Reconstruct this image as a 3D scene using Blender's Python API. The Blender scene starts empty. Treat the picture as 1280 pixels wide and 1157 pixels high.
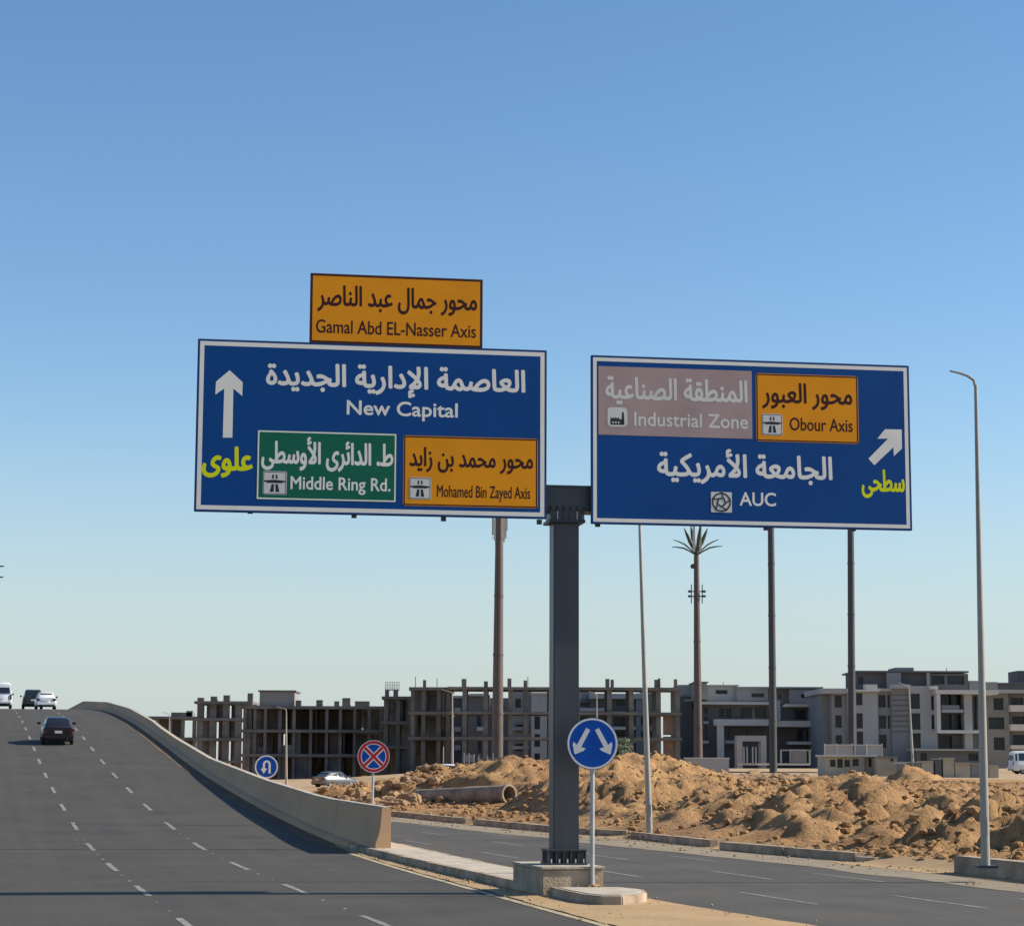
import bpy, bmesh, math, random
import numpy as np
from mathutils import Vector, Matrix
from mathutils.geometry import tessellate_polygon
random.seed(7)
sc = bpy.context.scene
col = sc.collection
PI = math.pi

# ------------------------------------------------------------------ camera, sky, sun, exposure
FPX, CAM_H = 2700.0, 2.6                       # focal length in pixels of a 1280 px wide frame; eye height in a bus
PITCH = math.atan((952 - 578.5) / FPX)
ROLL = 0.004
cd = bpy.data.cameras.new('camera'); cam = bpy.data.objects.new('camera', cd); col.objects.link(cam)
cd.sensor_fit = 'HORIZONTAL'; cd.sensor_width = 36; cd.lens = FPX / 1280 * 36
cd.clip_start = 0.5; cd.clip_end = 9000
cam.matrix_world = (Matrix.Translation((0, 0, CAM_H)) @ Matrix.Rotation(PI/2 + PITCH, 4, 'X')
                    @ Matrix.Rotation(ROLL, 4, 'Z'))
sc.camera = cam
SUN_EL, SUN_AZ = math.radians(33), math.radians(4.5)     # azimuth measured from +X towards +Y
w = bpy.data.worlds.new('World'); sc.world = w; w.use_nodes = True
wn = w.node_tree; bg = wn.nodes['Background']
sky = wn.nodes.new('ShaderNodeTexSky'); sky.sky_type = 'NISHITA'; sky.sun_disc = False
sky.sun_elevation = SUN_EL; sky.sun_rotation = PI/2 - SUN_AZ
sky.altitude = 0; sky.air_density = 1.0; sky.dust_density = 0.3; sky.ozone_density = 2.6
hs_ = wn.nodes.new('ShaderNodeHueSaturation'); hs_.inputs['Saturation'].default_value = 1.16; hs_.inputs['Value'].default_value = 1.12
wn.links.new(sky.outputs[0], hs_.inputs['Color'])
# pale dusty air low over the horizon, the same all the way round
tcw = wn.nodes.new('ShaderNodeTexCoord'); sx_ = wn.nodes.new('ShaderNodeSeparateXYZ'); wn.links.new(tcw.outputs['Generated'], sx_.inputs[0])
mr = wn.nodes.new('ShaderNodeMapRange'); mr.interpolation_type = 'SMOOTHERSTEP'
mr.inputs[1].default_value = -0.05; mr.inputs[2].default_value = 0.21; mr.inputs[3].default_value = 0.93; mr.inputs[4].default_value = 0.0
wn.links.new(sx_.outputs[2], mr.inputs[0])
mxw = wn.nodes.new('ShaderNodeMix'); mxw.data_type = 'RGBA'; wn.links.new(mr.outputs[0], mxw.inputs[0]); wn.links.new(hs_.outputs[0], mxw.inputs[6])
mxw.inputs[7].default_value = (3.95, 4.55, 4.75, 1)
wn.links.new(mxw.outputs[2], bg.inputs[0]); bg.inputs[1].default_value = 0.086
sl = bpy.data.lights.new('sun', 'SUN'); so = bpy.data.objects.new('sun', sl); col.objects.link(so)
sl.energy = 5.0; sl.angle = math.radians(0.53); sl.color = (1.0, 0.91, 0.77)
sv = Vector((math.cos(SUN_EL)*math.cos(SUN_AZ), math.cos(SUN_EL)*math.sin(SUN_AZ), math.sin(SUN_EL)))
so.rotation_euler = sv.to_track_quat('Z', 'Y').to_euler()
vs = sc.view_settings
sc.display_settings.display_device = 'sRGB'
vs.view_transform = 'Standard'; vs.look = 'None'; vs.exposure = 0.66; vs.gamma = 1.0; vs.use_curve_mapping = False

# ------------------------------------------------------------------ surveying helpers (photo measurement -> place)
RM = cam.matrix_world.to_3x3()
def ray(px, py): return RM @ Vector((px - 640, 578.5 - py, -FPX))
def at(px, py, Y):
    d = ray(px, py); t = Y / d.y; return Vector((d.x*t, Y, CAM_H + d.z*t))
def gnd(px, py, z=0.0):
    d = ray(px, py); t = (z - CAM_H) / d.z; return Vector((d.x*t, d.y*t, z))
def bX(px, Y): return at(px, 920, Y).x
def bZ(py, Y, px=800): return at(px, py, Y).z
A = math.atan(680 / 2725)                      # heading of the highway
CA, SA = math.cos(A), math.sin(A)
def US(u, s, z=0.0): return Vector((u*CA - s*SA, u*SA + s*CA, z))
def toUS(X, Y): return X*CA + Y*SA, -X*SA + Y*CA

# ------------------------------------------------------------------ materials
def mat(name, c, rough=0.8, var=0.12, scale=3.0, bump=0.0, bscale=None, metal=0.0, spec=0.5, c2=None, detail=5.0, stretch=None):
    m = bpy.data.materials.new(name); m.use_nodes = True
    nt = m.node_tree; b = nt.nodes['Principled BSDF']
    b.inputs['Roughness'].default_value = rough; b.inputs['Metallic'].default_value = metal
    b.inputs['Specular IOR Level'].default_value = spec
    if var > 0 or c2:
        tc = nt.nodes.new('ShaderNodeTexCoord'); src = tc.outputs['Object']
        if stretch:
            mp = nt.nodes.new('ShaderNodeMapping'); mp.inputs['Scale'].default_value = stretch
            nt.links.new(src, mp.inputs[0]); src = mp.outputs[0]
        n = nt.nodes.new('ShaderNodeTexNoise'); n.inputs['Scale'].default_value = scale
        n.inputs['Detail'].default_value = detail; n.inputs['Roughness'].default_value = 0.62
        nt.links.new(src, n.inputs['Vector'])
        r = nt.nodes.new('ShaderNodeValToRGB')
        lo = tuple(x*(1-var) for x in c); hi = tuple(min(1, x*(1+var)) for x in (c2 or c))
        r.color_ramp.elements[0].position = 0.34; r.color_ramp.elements[1].position = 0.66
        r.color_ramp.elements[0].color = (*lo, 1); r.color_ramp.elements[1].color = (*hi, 1)
        nt.links.new(n.outputs['Fac'], r.inputs[0]); nt.links.new(r.outputs[0], b.inputs['Base Color'])
        if bump:
            n2 = nt.nodes.new('ShaderNodeTexNoise'); n2.inputs['Scale'].default_value = bscale or scale*8
            n2.inputs['Detail'].default_value = 6
            nt.links.new(tc.outputs['Object'], n2.inputs['Vector'])
            bp = nt.nodes.new('ShaderNodeBump'); bp.inputs['Strength'].default_value = bump
            bp.inputs['Distance'].default_value = 0.05
            nt.links.new(n2.outputs['Fac'], bp.inputs['Height']); nt.links.new(bp.outputs[0], b.inputs['Normal'])
    else:
        b.inputs['Base Color'].default_value = (*c, 1)
    return m

def mixn(nt, a, b, fac):
    n = nt.nodes.new('ShaderNodeMix'); n.data_type = 'RGBA'
    for sck, v in ((n.inputs[0], fac), (n.inputs[6], a), (n.inputs[7], b)):
        if isinstance(v, (tuple, list)): sck.default_value = (*v, 1)
        elif isinstance(v, (int, float)): sck.default_value = v
        else: nt.links.new(v, sck)
    return n.outputs[2]
def noise(nt, vec, scale, detail=4, rough=0.6, lo=0.4, hi=0.6, dist=0.0):
    n = nt.nodes.new('ShaderNodeTexNoise'); n.inputs['Scale'].default_value = scale
    n.inputs['Detail'].default_value = detail; n.inputs['Roughness'].default_value = rough
    n.inputs['Distortion'].default_value = dist
    nt.links.new(vec, n.inputs['Vector'])
    m = nt.nodes.new('ShaderNodeMapRange'); m.inputs[1].default_value = lo; m.inputs[2].default_value = hi
    nt.links.new(n.outputs['Fac'], m.inputs[0]); return m.outputs[0], n.outputs['Fac']
def mapped(nt, scale, rot=0.0):
    tc = nt.nodes.new('ShaderNodeTexCoord'); mp = nt.nodes.new('ShaderNodeMapping')
    mp.inputs['Scale'].default_value = scale; mp.inputs['Rotation'].default_value = (0, 0, rot)
    nt.links.new(tc.outputs['Object'], mp.inputs[0]); return mp.outputs[0]

def asphalt(name, base, dusty):
    m = bpy.data.materials.new(name); m.use_nodes = True; nt = m.node_tree; b = nt.nodes['Principled BSDF']
    tc = nt.nodes.new('ShaderNodeTexCoord')
    f1, _ = noise(nt, tc.outputs['Object'], 0.35, 5, 0.6, 0.35, 0.65)
    # wheel tracks and laying seams run along the road: object +Y is the road direction
    st = nt.nodes.new('ShaderNodeMapping'); st.inputs['Scale'].default_value = (1.6, 0.02, 1)
    nt.links.new(tc.outputs['Object'], st.inputs[0])
    f2, _ = noise(nt, st.outputs[0], 1.0, 4, 0.6, 0.35, 0.65)
    st2 = nt.nodes.new('ShaderNodeMapping'); st2.inputs['Scale'].default_value = (6, 0.12, 1)
    nt.links.new(tc.outputs['Object'], st2.inputs[0])
    f4, _ = noise(nt, st2.outputs[0], 1.0, 6, 0.7, 0.45, 0.75)
    f3, raw3 = noise(nt, tc.outputs['Object'], 42, 3, 0.7, 0.3, 0.7)
    dk = tuple(x*0.80 for x in base); lt = tuple(x*1.15 for x in base)
    c = mixn(nt, dk, lt, f2)
    sep = nt.nodes.new('ShaderNodeSeparateXYZ'); nt.links.new(tc.outputs['Object'], sep.inputs[0])
    wv = nt.nodes.new('ShaderNodeMath'); wv.operation = 'MULTIPLY_ADD'; wv.inputs[1].default_value = 2*PI/3.1; wv.inputs[2].default_value = .6
    nt.links.new(sep.outputs[0], wv.inputs[0]); sn = nt.nodes.new('ShaderNodeMath'); sn.operation = 'SINE'; nt.links.new(wv.outputs[0], sn.inputs[0])
    mrr = nt.nodes.new('ShaderNodeMapRange'); mrr.inputs[1].default_value = -.2; mrr.inputs[2].default_value = 1; nt.links.new(sn.outputs[0], mrr.inputs[0])
    tr = nt.nodes.new('ShaderNodeMath'); tr.operation = 'MULTIPLY'; nt.links.new(mrr.outputs[0], tr.inputs[0]); nt.links.new(f2, tr.inputs[1])
    c = mixn(nt, c, tuple(x*0.72 for x in base), mulf(nt, tr.outputs[0], 0.55))
    c = mixn(nt, c, dusty, mulf(nt, f1, 0.45))
    c = mixn(nt, c, dusty, mulf(nt, f4, 0.28))
    c = mixn(nt, c, tuple(x*1.9 for x in base), mulf(nt, f3, 0.22))
    nt.links.new(c, b.inputs['Base Color']); b.inputs['Roughness'].default_value = 0.86
    b.inputs['Specular IOR Level'].default_value = 0.35
    bp = nt.nodes.new('ShaderNodeBump'); bp.inputs['Strength'].default_value = 0.5; bp.inputs['Distance'].default_value = 0.01
    nt.links.new(raw3, bp.inputs['Height']); nt.links.new(bp.outputs[0], b.inputs['Normal'])
    return m
def mulf(nt, s, k):
    n = nt.nodes.new('ShaderNodeMath'); n.operation = 'MULTIPLY'; nt.links.new(s, n.inputs[0]); n.inputs[1].default_value = k
    return n.outputs[0]

def dirt(name, cols, bump=0.8, dist=0.12):
    m = bpy.data.materials.new(name); m.use_nodes = True; nt = m.node_tree; b = nt.nodes['Principled BSDF']
    tc = nt.nodes.new('ShaderNodeTexCoord'); o = tc.outputs['Object']
    a_, _ = noise(nt, o, 0.11, 5, 0.6, 0.42, 0.58, 0.6)
    b_, _ = noise(nt, o, 0.9, 6, 0.65, 0.42, 0.62)
    c_, raw = noise(nt, o, 4.5, 6, 0.7, 0.45, 0.7)
    d_, raw2 = noise(nt, o, 16, 5, 0.7, 0.5, 0.72)
    c = mixn(nt, cols[0], cols[1], a_)
    c = mixn(nt, c, cols[2], mulf(nt, b_, 0.65))
    c = mixn(nt, c, cols[3], mulf(nt, c_, 0.5))
    c = mixn(nt, c, cols[4], mulf(nt, d_, 0.35))
    nt.links.new(c, b.inputs['Base Color']); b.inputs['Roughness'].default_value = 0.95
    b.inputs['Specular IOR Level'].default_value = 0.15
    ad = nt.nodes.new('ShaderNodeMath'); ad.operation = 'MULTIPLY_ADD'
    nt.links.new(raw2, ad.inputs[0]); ad.inputs[1].default_value = 0.35; nt.links.new(raw, ad.inputs[2])
    bp = nt.nodes.new('ShaderNodeBump'); bp.inputs['Strength'].default_value = bump; bp.inputs['Distance'].default_value = dist
    nt.links.new(ad.outputs[0], bp.inputs['Height']); nt.links.new(bp.outputs[0], b.inputs['Normal'])
    return m

GOLD = ((0.56, 0.335, 0.15), (0.44, 0.25, 0.12), (0.29, 0.16, 0.082), (0.56, 0.37, 0.185), (0.15, 0.08, 0.042))
M = {}
M['asphalt'] = asphalt('asphalt', (0.041, 0.037, 0.032), (0.078, 0.068, 0.054))
M['asphalt2'] = asphalt('asphalt_worn', (0.050, 0.046, 0.040), (0.10, 0.087, 0.067))
M['dirt'] = dirt('excavated_soil', GOLD, 1.0, 0.28)
M['sand'] = dirt('dusty_sand', ((0.40, 0.28, 0.15), (0.36, 0.245, 0.13), (0.30, 0.205, 0.115), (0.43, 0.31, 0.18), (0.26, 0.175, 0.10)), 0.35, 0.04)
M['shoulder'] = dirt('dusty_shoulder', ((0.27, 0.225, 0.16), (0.235, 0.195, 0.14), (0.19, 0.162, 0.12), (0.31, 0.25, 0.17), (0.16, 0.138, 0.105)), 0.2, 0.03)
M['gutter'] = dirt('gutter_dust', ((0.15, 0.105, 0.066), (0.12, 0.084, 0.053), (0.10, 0.07, 0.045), (0.17, 0.12, 0.076), (0.085, 0.06, 0.04)), 0.2, 0.03)
M['desert'] = dirt('desert_ground', ((0.42, 0.31, 0.19), (0.36, 0.25, 0.15), (0.30, 0.20, 0.12), (0.46, 0.35, 0.22), (0.27, 0.18, 0.11)), 0.4, 0.1)
M['paint'] = mat('worn_road_paint', (0.095, 0.09, 0.08), 0.7, 0.35, 9, c2=(0.25, 0.24, 0.21))
M['paint2'] = mat('faded_road_paint', (0.10, 0.095, 0.085), 0.8, 0.3, 5, c2=(0.22, 0.21, 0.19))
M['ypaint'] = mat('dusty_edge_paint', (0.27, 0.215, 0.12), 0.8, 0.25, 4, c2=(0.38, 0.32, 0.20))
M['kerb'] = mat('kerb_concrete', (0.29, 0.215, 0.145), 0.9, 0.2, 1.4, 0.3, 20, c2=(0.38, 0.295, 0.21))
M['island'] = mat('island_top_concrete', (0.36, 0.31, 0.24), 0.9, 0.12, 2.5, 0.3, 25, c2=(0.42, 0.365, 0.29))
M['wallc'] = mat('barrier_concrete', (0.50, 0.30, 0.165), 0.9, 0.05, 0.22, 0.08, 10, c2=(0.53, 0.325, 0.18), stretch=(1, 1, 2.5))
M['footc'] = mat('grimy_foot_concrete', (0.15, 0.115, 0.08), 0.95, 0.2, 0.8, 0.2, 14)
M['plinth'] = mat('plinth_concrete', (0.33, 0.25, 0.165), 0.9, 0.14, 2.2, 0.3, 22, c2=(0.41, 0.32, 0.22))
M['steel'] = mat('painted_grey_steel', (0.050, 0.057, 0.064), 0.42, 0.12, 1.2, stretch=(3, 3, 0.4))
M['darksteel'] = mat('dark_steel', (0.030, 0.036, 0.042), 0.5, 0.2, 3)
M['galv'] = mat('galvanised_steel', (0.42, 0.42, 0.41), 0.45, 0.15, 2.0, metal=0.35)
M['lamp'] = mat('painted_lamp_pole', (0.32, 0.30, 0.265), 0.45, 0.1, 1.5, metal=0.2)
M['blue'] = mat('blue_sign_sheet', (0.001, 0.060, 0.235), 0.45, 0.05, 0.8, spec=0.18)
M['white'] = mat('white_sign_sheet', (0.86, 0.81, 0.71), 0.5, 0.04, 2, spec=0.18)
M['green'] = mat('green_sign_sheet', (0.006, 0.135, 0.075), 0.45, 0.05, 1, spec=0.18)
M['orange'] = mat('orange_sign_sheet', (0.84, 0.31, 0.006), 0.45, 0.05, 1, spec=0.18)
M['mauve'] = mat('faded_mauve_sheet', (0.42, 0.30, 0.275), 0.55, 0.10, 0.9, spec=0.18)
M['maroon'] = mat('dark_maroon_vinyl', (0.050, 0.012, 0.012), 0.5, 0.05, 2, spec=0.18)
M['yellow'] = mat('yellow_green_vinyl', (0.80, 0.80, 0.0), 0.5, 0.04, 2, spec=0.18)
M['blackv'] = mat('black_vinyl', (0.008, 0.009, 0.011), 0.5, 0.05, 2)
M['greysheet'] = mat('grey_white_sheet', (0.70, 0.67, 0.60), 0.5, 0.05, 2, spec=0.18)
M['red'] = mat('red_sign_sheet', (0.56, 0.03, 0.045), 0.45, 0.05, 2, spec=0.18)
M['signblue'] = mat('bright_blue_sheet', (0.004, 0.085, 0.42), 0.4, 0.05, 2, spec=0.18)
M['signback'] = mat('sign_edge_blue', (0.012, 0.035, 0.09), 0.5, 0.1, 2)
M['rawc'] = mat('raw_concrete', (0.115, 0.112, 0.105), 0.95, 0.2, 0.25, 0.2, 4, c2=(0.16, 0.153, 0.14))
M['rawd'] = mat('stained_concrete', (0.085, 0.088, 0.090), 0.95, 0.25, 0.25, 0.2, 4, c2=(0.12, 0.122, 0.12))
M['brick'] = mat('red_brown_block', (0.20, 0.125, 0.09), 0.95, 0.25, 0.5, 0.2, 4)
M['render_grey'] = mat('grey_render', (0.225, 0.225, 0.218), 0.9, 0.08, 0.15)
M['render_dark'] = mat('slate_grey_render', (0.11, 0.11, 0.112), 0.9, 0.10, 0.15)
M['render_light'] = mat('pale_grey_render', (0.35, 0.345, 0.33), 0.9, 0.06, 0.2)
M['render_white'] = mat('off_white_render', (0.56, 0.53, 0.47), 0.85, 0.05, 0.3)
M['render_blue'] = mat('blue_grey_render', (0.20, 0.205, 0.215), 0.9, 0.08, 0.15)
M['glass'] = mat('dark_window_glass', (0.012, 0.018, 0.026), 0.15, 0.6, 0.25, spec=0.35)
M['wframe'] = mat('dark_window_frame', (0.05, 0.05, 0.055), 0.5, 0.1, 2)
M['beige'] = mat('beige_kiosk_panel', (0.40, 0.36, 0.27), 0.85, 0.10, 0.6)
M['pipe'] = mat('concrete_pipe', (0.17, 0.13, 0.09), 0.9, 0.25, 1.2, 0.3, 12, c2=(0.27, 0.21, 0.15))
M['mast'] = mat('rust_brown_mast', (0.085, 0.064, 0.056), 0.6, 0.2, 0.3)
M['mast2'] = mat('dark_grey_mast', (0.042, 0.044, 0.046), 0.55, 0.15, 0.3)
M['frond'] = mat('fake_palm_frond', (0.045, 0.065, 0.035), 0.6, 0.3, 2)
M['antenna'] = mat('antenna_white', (0.50, 0.49, 0.45), 0.5, 0.1, 2)
M['rubber'] = mat('tyre_rubber', (0.015, 0.015, 0.015), 0.85, 0.1, 4)
M['carwhite'] = mat('white_car_paint', (0.66, 0.67, 0.68), 0.25, 0.03, 2, spec=0.6)
M['cardark'] = mat('dark_purple_grey_car_paint', (0.016, 0.013, 0.017), 0.22, 0.05, 2, spec=0.6)
M['suvpaint'] = mat('dark_green_grey_car_paint', (0.022, 0.030, 0.028), 0.22, 0.05, 2, spec=0.6)
M['carsilver'] = mat('silver_car_paint', (0.13, 0.135, 0.14), 0.28, 0.03, 2, metal=0.5)
M['carglass'] = mat('tinted_car_glass', (0.015, 0.019, 0.022), 0.08, 0.1, 2, spec=0.8)
M['taillamp'] = mat('red_lamp_plastic', (0.06, 0.007, 0.008), 0.3, 0.05, 4)
M['plate'] = mat('number_plate_sheet', (0.60, 0.60, 0.60), 0.4, 0.03, 4)
M['leaf'] = mat('dusty_green_leaves', (0.05, 0.075, 0.035), 0.7, 0.35, 1.2)
M['bark'] = mat('dusty_bark', (0.14, 0.10, 0.07), 0.9, 0.2, 2)
M['rock'] = dirt('broken_rock', ((0.33, 0.21, 0.115), (0.26, 0.165, 0.09), (0.19, 0.115, 0.065), (0.37, 0.26, 0.155), (0.15, 0.09, 0.055)), 0.4, 0.05)

# ------------------------------------------------------------------ object helpers
def tag(o, label=None, cat=None, group=None, kind=None):
    if label: o['label'] = label
    if cat: o['category'] = cat
    if group: o['group'] = group
    if kind: o['kind'] = kind
    return o
def thing(name, label, cat, loc=(0, 0, 0), rz=0.0, group=None, kind=None):
    o = bpy.data.objects.new(name, None); col.objects.link(o); o.empty_display_size = 0.2
    o.location = loc; o.rotation_euler = (0, 0, rz)
    return tag(o, label, cat, group, kind)
def children(o): return [c for c in bpy.data.objects if c.parent == o]
def copy_tree(o, parent=None):
    c = o.copy(); col.objects.link(c); c.parent = parent
    for ch in children(o): copy_tree(ch, c)
    return c
def origin_of(p):
    v = Vector((0, 0, 0))
    while p is not None:
        v += Vector(p.location); p = p.parent
    return v

class MB:
    def __init__(s): s.v = []; s.f = []; s.smooth = False
    def add(s, vs_, fs):
        n = len(s.v); s.v += [tuple(v) for v in vs_]; s.f += [tuple(i + n for i in f) for f in fs]; return s
    def box(s, x0, x1, y0, y1, z0, z1):
        return s.add([(x0,y0,z0),(x1,y0,z0),(x1,y1,z0),(x0,y1,z0),(x0,y0,z1),(x1,y0,z1),(x1,y1,z1),(x0,y1,z1)],
                     [(0,3,2,1),(4,5,6,7),(0,1,5,4),(1,2,6,5),(2,3,7,6),(3,0,4,7)])
    def obox(s, c, ex, ey, ez, hx, hy, hz):
        c = Vector(c); ex, ey, ez = Vector(ex)*hx, Vector(ey)*hy, Vector(ez)*hz
        P = [c + a*ex + b*ey + d*ez for d in (-1, 1) for a, b in ((-1,-1),(1,-1),(1,1),(-1,1))]
        return s.add(P, [(0,3,2,1),(4,5,6,7),(0,1,5,4),(1,2,6,5),(2,3,7,6),(3,0,4,7)])
    def tube(s, pts, rads, n=10, cap=True):
        pts = [Vector(p) for p in pts]
        if not isinstance(rads, (list, tuple)): rads = [rads]*len(pts)
        V = []; up = Vector((0.02, 1, 0.03)).normalized()
        for i, p in enumerate(pts):
            d = (pts[min(i+1, len(pts)-1)] - pts[max(i-1, 0)]).normalized()
            a = d.cross(up)
            if a.length < 0.05: a = d.cross(Vector((1, 0, 0)))
            a.normalize(); b = a.cross(d).normalized()
            for k in range(n):
                t = 2*PI*k/n; V.append(p + (a*math.cos(t) + b*math.sin(t))*rads[i])
        F = []
        for i in range(len(pts)-1):
            for k in range(n):
                k2 = (k+1) % n; F.append((i*n+k, i*n+k2, (i+1)*n+k2, (i+1)*n+k))
        if cap:
            F.append(tuple(range(n-1, -1, -1))); F.append(tuple((len(pts)-1)*n + k for k in range(n)))
        return s.add(V, F)
    def loft(s, rings, closed=True, cap=True):
        n = len(rings[0]); V = [p for r in rings for p in r]; F = []
        for i in range(len(rings)-1):
            for k in range(n if closed else n-1):
                k2 = (k+1) % n; F.append((i*n+k, i*n+k2, (i+1)*n+k2, (i+1)*n+k))
        if cap and closed:
            F.append(tuple(range(n-1, -1, -1))); F.append(tuple((len(rings)-1)*n+k for k in range(n)))
        return s.add(V, F)
    def prism(s, poly, fn, d0, d1):
        """poly: list of 2-D points; fn(a, b, d) -> 3-D; thickness from d0 (back) to d1 (front)"""
        n = len(poly); tri = tessellate_polygon([[Vector((p[0], p[1], 0)) for p in poly]])
        V = [fn(p[0], p[1], d1) for p in poly] + [fn(p[0], p[1], d0) for p in poly]
        F = [tuple(t) for t in tri] + [tuple(i + n for i in reversed(t)) for t in tri]
        F += [(i, i+n, (i+1) % n + n, (i+1) % n) for i in range(n)]
        return s.add(V, F)
    def build(s, name, m, parent=None, local=False, smooth=None, bevel=0.0, fixn=True):
        o_ = Vector((0, 0, 0)) if (local or parent is None) else origin_of(parent)
        me = bpy.data.meshes.new(name)
        me.from_pydata([(v[0]-o_.x, v[1]-o_.y, v[2]-o_.z) for v in s.v], [], s.f)
        me.materials.append(m)
        if fixn or bevel:
            bm = bmesh.new(); bm.from_mesh(me)
            if bevel:
                bmesh.ops.remove_doubles(bm, verts=bm.verts, dist=1e-5)
                es = [e for e in bm.edges if len(e.link_faces) == 2 and e.calc_face_angle(0) > 0.5]
                bmesh.ops.bevel(bm, geom=es, offset=bevel, segments=2, affect='EDGES', clamp_overlap=True)
            bmesh.ops.recalc_face_normals(bm, faces=bm.faces); bm.to_mesh(me); bm.free()
        if smooth is None: smooth = s.smooth
        if smooth:
            me.polygons.foreach_set('use_smooth', [True]*len(me.polygons))
            me.update()
            try: me.set_sharp_from_angle(angle=math.radians(smooth if isinstance(smooth, (int, float)) and smooth > 1 else 40))
            except Exception: pass
        me.update()
        o = bpy.data.objects.new(name, me); col.objects.link(o)
        if parent is not None: o.parent = parent
        return o

# ------------------------------------------------------------------ value noise
rng = np.random.RandomState(11)
NG = rng.rand(256, 256)
def vnoise(x, y):
    xi = np.floor(x).astype(int); yi = np.floor(y).astype(int); fx = x - xi; fy = y - yi
    fx = fx*fx*(3-2*fx); fy = fy*fy*(3-2*fy)
    a = NG[xi & 255, yi & 255]; b = NG[(xi+1) & 255, yi & 255]; c = NG[xi & 255, (yi+1) & 255]; d = NG[(xi+1) & 255, (yi+1) & 255]
    return (a*(1-fx)+b*fx)*(1-fy) + (c*(1-fx)+d*fx)*fy
def fbm(x, y, o=5, g=0.5, ridge=False):
    t = 0; amp = 1; tot = 0
    for i in range(o):
        n = vnoise(x*2**i + 17.3*i, y*2**i + 9.1*i)
        if ridge: n = 1 - abs(2*n - 1)
        t = t + n*amp; tot += amp; amp *= g
    return t / tot

# ------------------------------------------------------------------ road profile
PS = [-60, 40, 54, 64, 73, 83, 92, 101.6, 111, 120.6, 130, 139.5, 149, 158.5, 168, 178, 188, 198, 208, 218, 230, 245, 270, 320, 400]
PZ = [0, 0, .02, .13, .44, .88, 1.36, 1.90, 2.52, 3.20, 3.88, 4.53, 5.13, 5.66, 6.12, 6.52, 6.84, 7.10, 7.31, 7.46, 7.54, 7.5, 7.2, 6.0, 3.6]
def roadz(s): return float(np.interp(s, PS, PZ))
def rz(s):      # smoothed
    return (roadz(s-4) + 2*roadz(s-2) + 2*roadz(s) + 2*roadz(s+2) + roadz(s+4)) / 8

def frame_obj(name, parent=None):
    pass

def ribbon(name, m, ul, ur, s_list, zf, parent=None, nu=8, kind=None):
    """surface in road axes; the object is turned so that its +Y runs along the road"""
    V = []; F = []
    for s_ in s_list:
        a = ul(s_) if callable(ul) else ul; b = ur(s_) if callable(ur) else ur
        for k in range(nu+1):
            V.append((a + (b-a)*k/nu, s_, zf(s_)))
    n = nu+1
    for i in range(len(s_list)-1):
        for k in range(nu): F.append((i*n+k, i*n+k+1, (i+1)*n+k+1, (i+1)*n+k))
    me = bpy.data.meshes.new(name); me.from_pydata(V, [], F); me.materials.append(m)
    me.polygons.foreach_set('use_smooth', [True]*len(me.polygons)); me.update()
    o = bpy.data.objects.new(name, me); col.objects.link(o)
    if parent is None: o.rotation_euler = (0, 0, A)
    else: o.parent = parent
    if kind: o['kind'] = kind
    return o

# ground to the horizon
g = MB(); g.add([(-5000, -600, -.03), (5000, -600, -.03), (5000, 8000, -.03), (-5000, 8000, -.03)], [(0, 1, 2, 3)])
tag(g.build('ground', M['desert'], fixn=False), kind='structure')

# raised highway with its ramp
SL = [-40 + i*2.0 for i in range(0, 221)]
WU0 = 11.0                                      # foot of the barrier wall
highway = ribbon('highway', M['asphalt'], -13.0, 11.35, SL, lambda s_: rz(s_) + .004, nu=6, kind='structure')
emb = MB(); emb.loft([[US(-13.02, s_, rz(s_)), US(-15.5 - rz(s_)*1.6, s_, -.1)] for s_ in SL], closed=False)
tag(emb.build('embankment', M['desert'], fixn=False), kind='structure')

dash_me = {}
def dash(parent, u, s0, L, wd, dz, dud=0.0, name='lane_dash', m='paint', zf=None):
    """a worn painted dash whose edges are slightly ragged"""
    n = 8; V = []; F = []
    for i in range(n+1):
        s_ = s0 + L*i/n; j = random.uniform(-.012, .012)
        uu = u + dud*i/n
        z = (zf or rz)(s_) + dz
        V += [(uu - wd/2 + j, s_, z), (uu + wd/2 + random.uniform(-.012, .012), s_, z)]
    for i in range(n): F.append((2*i, 2*i+1, 2*i+3, 2*i+2))
    me = bpy.data.meshes.new(name); me.from_pydata(V, [], F); me.materials.append(M[m]); me.update()
    o = bpy.data.objects.new(name, me); col.objects.link(o); o.parent = parent
    return o
for k in range(0, 19):
    s0 = 35.3 + 9.5*k
    for u in (3.52, 6.62):
        dash(highway, u, s0 - 1.9, 3.5, .125, .010)
        if k < 4:
            for q in (1, 3):
                b = MB(); ss = s0 + 1.6 + q*1.2 + 0.6; zz = rz(ss) + .004
                b.add([(u-.035, ss-.04, zz), (u+.035, ss-.04, zz), (u+.035, ss+.04, zz), (u-.035, ss+.04, zz),
                       (u-.02, ss-.015, zz+.012), (u+.02, ss-.015, zz+.012), (u+.02, ss+.015, zz+.012), (u-.02, ss+.015, zz+.012)],
                      [(4,5,6,7), (0,1,5,4), (1,2,6,5), (2,3,7,6), (3,0,4,7)])
                b.build('road_stud', M['paint'], highway, local=True)
# edge line on the right of the highway
EL = MB()
for i in range(60):
    s0 = 26 + i*.62
    if s0 > 62: break
    wv = lambda s_: 10.02 + (s_-34)*.0135
    EL.add([(wv(s0)-.08, s0, rz(s0)+.012), (wv(s0)+.08, s0, rz(s0)+.012), (wv(s0+.62)+.08, s0+.62, rz(s0+.62)+.012), (wv(s0+.62)-.08, s0+.62, rz(s0+.62)+.012)], [(0,1,2,3)])
EL.build('edge_line', M['ypaint'], highway, local=True, fixn=False)
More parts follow.
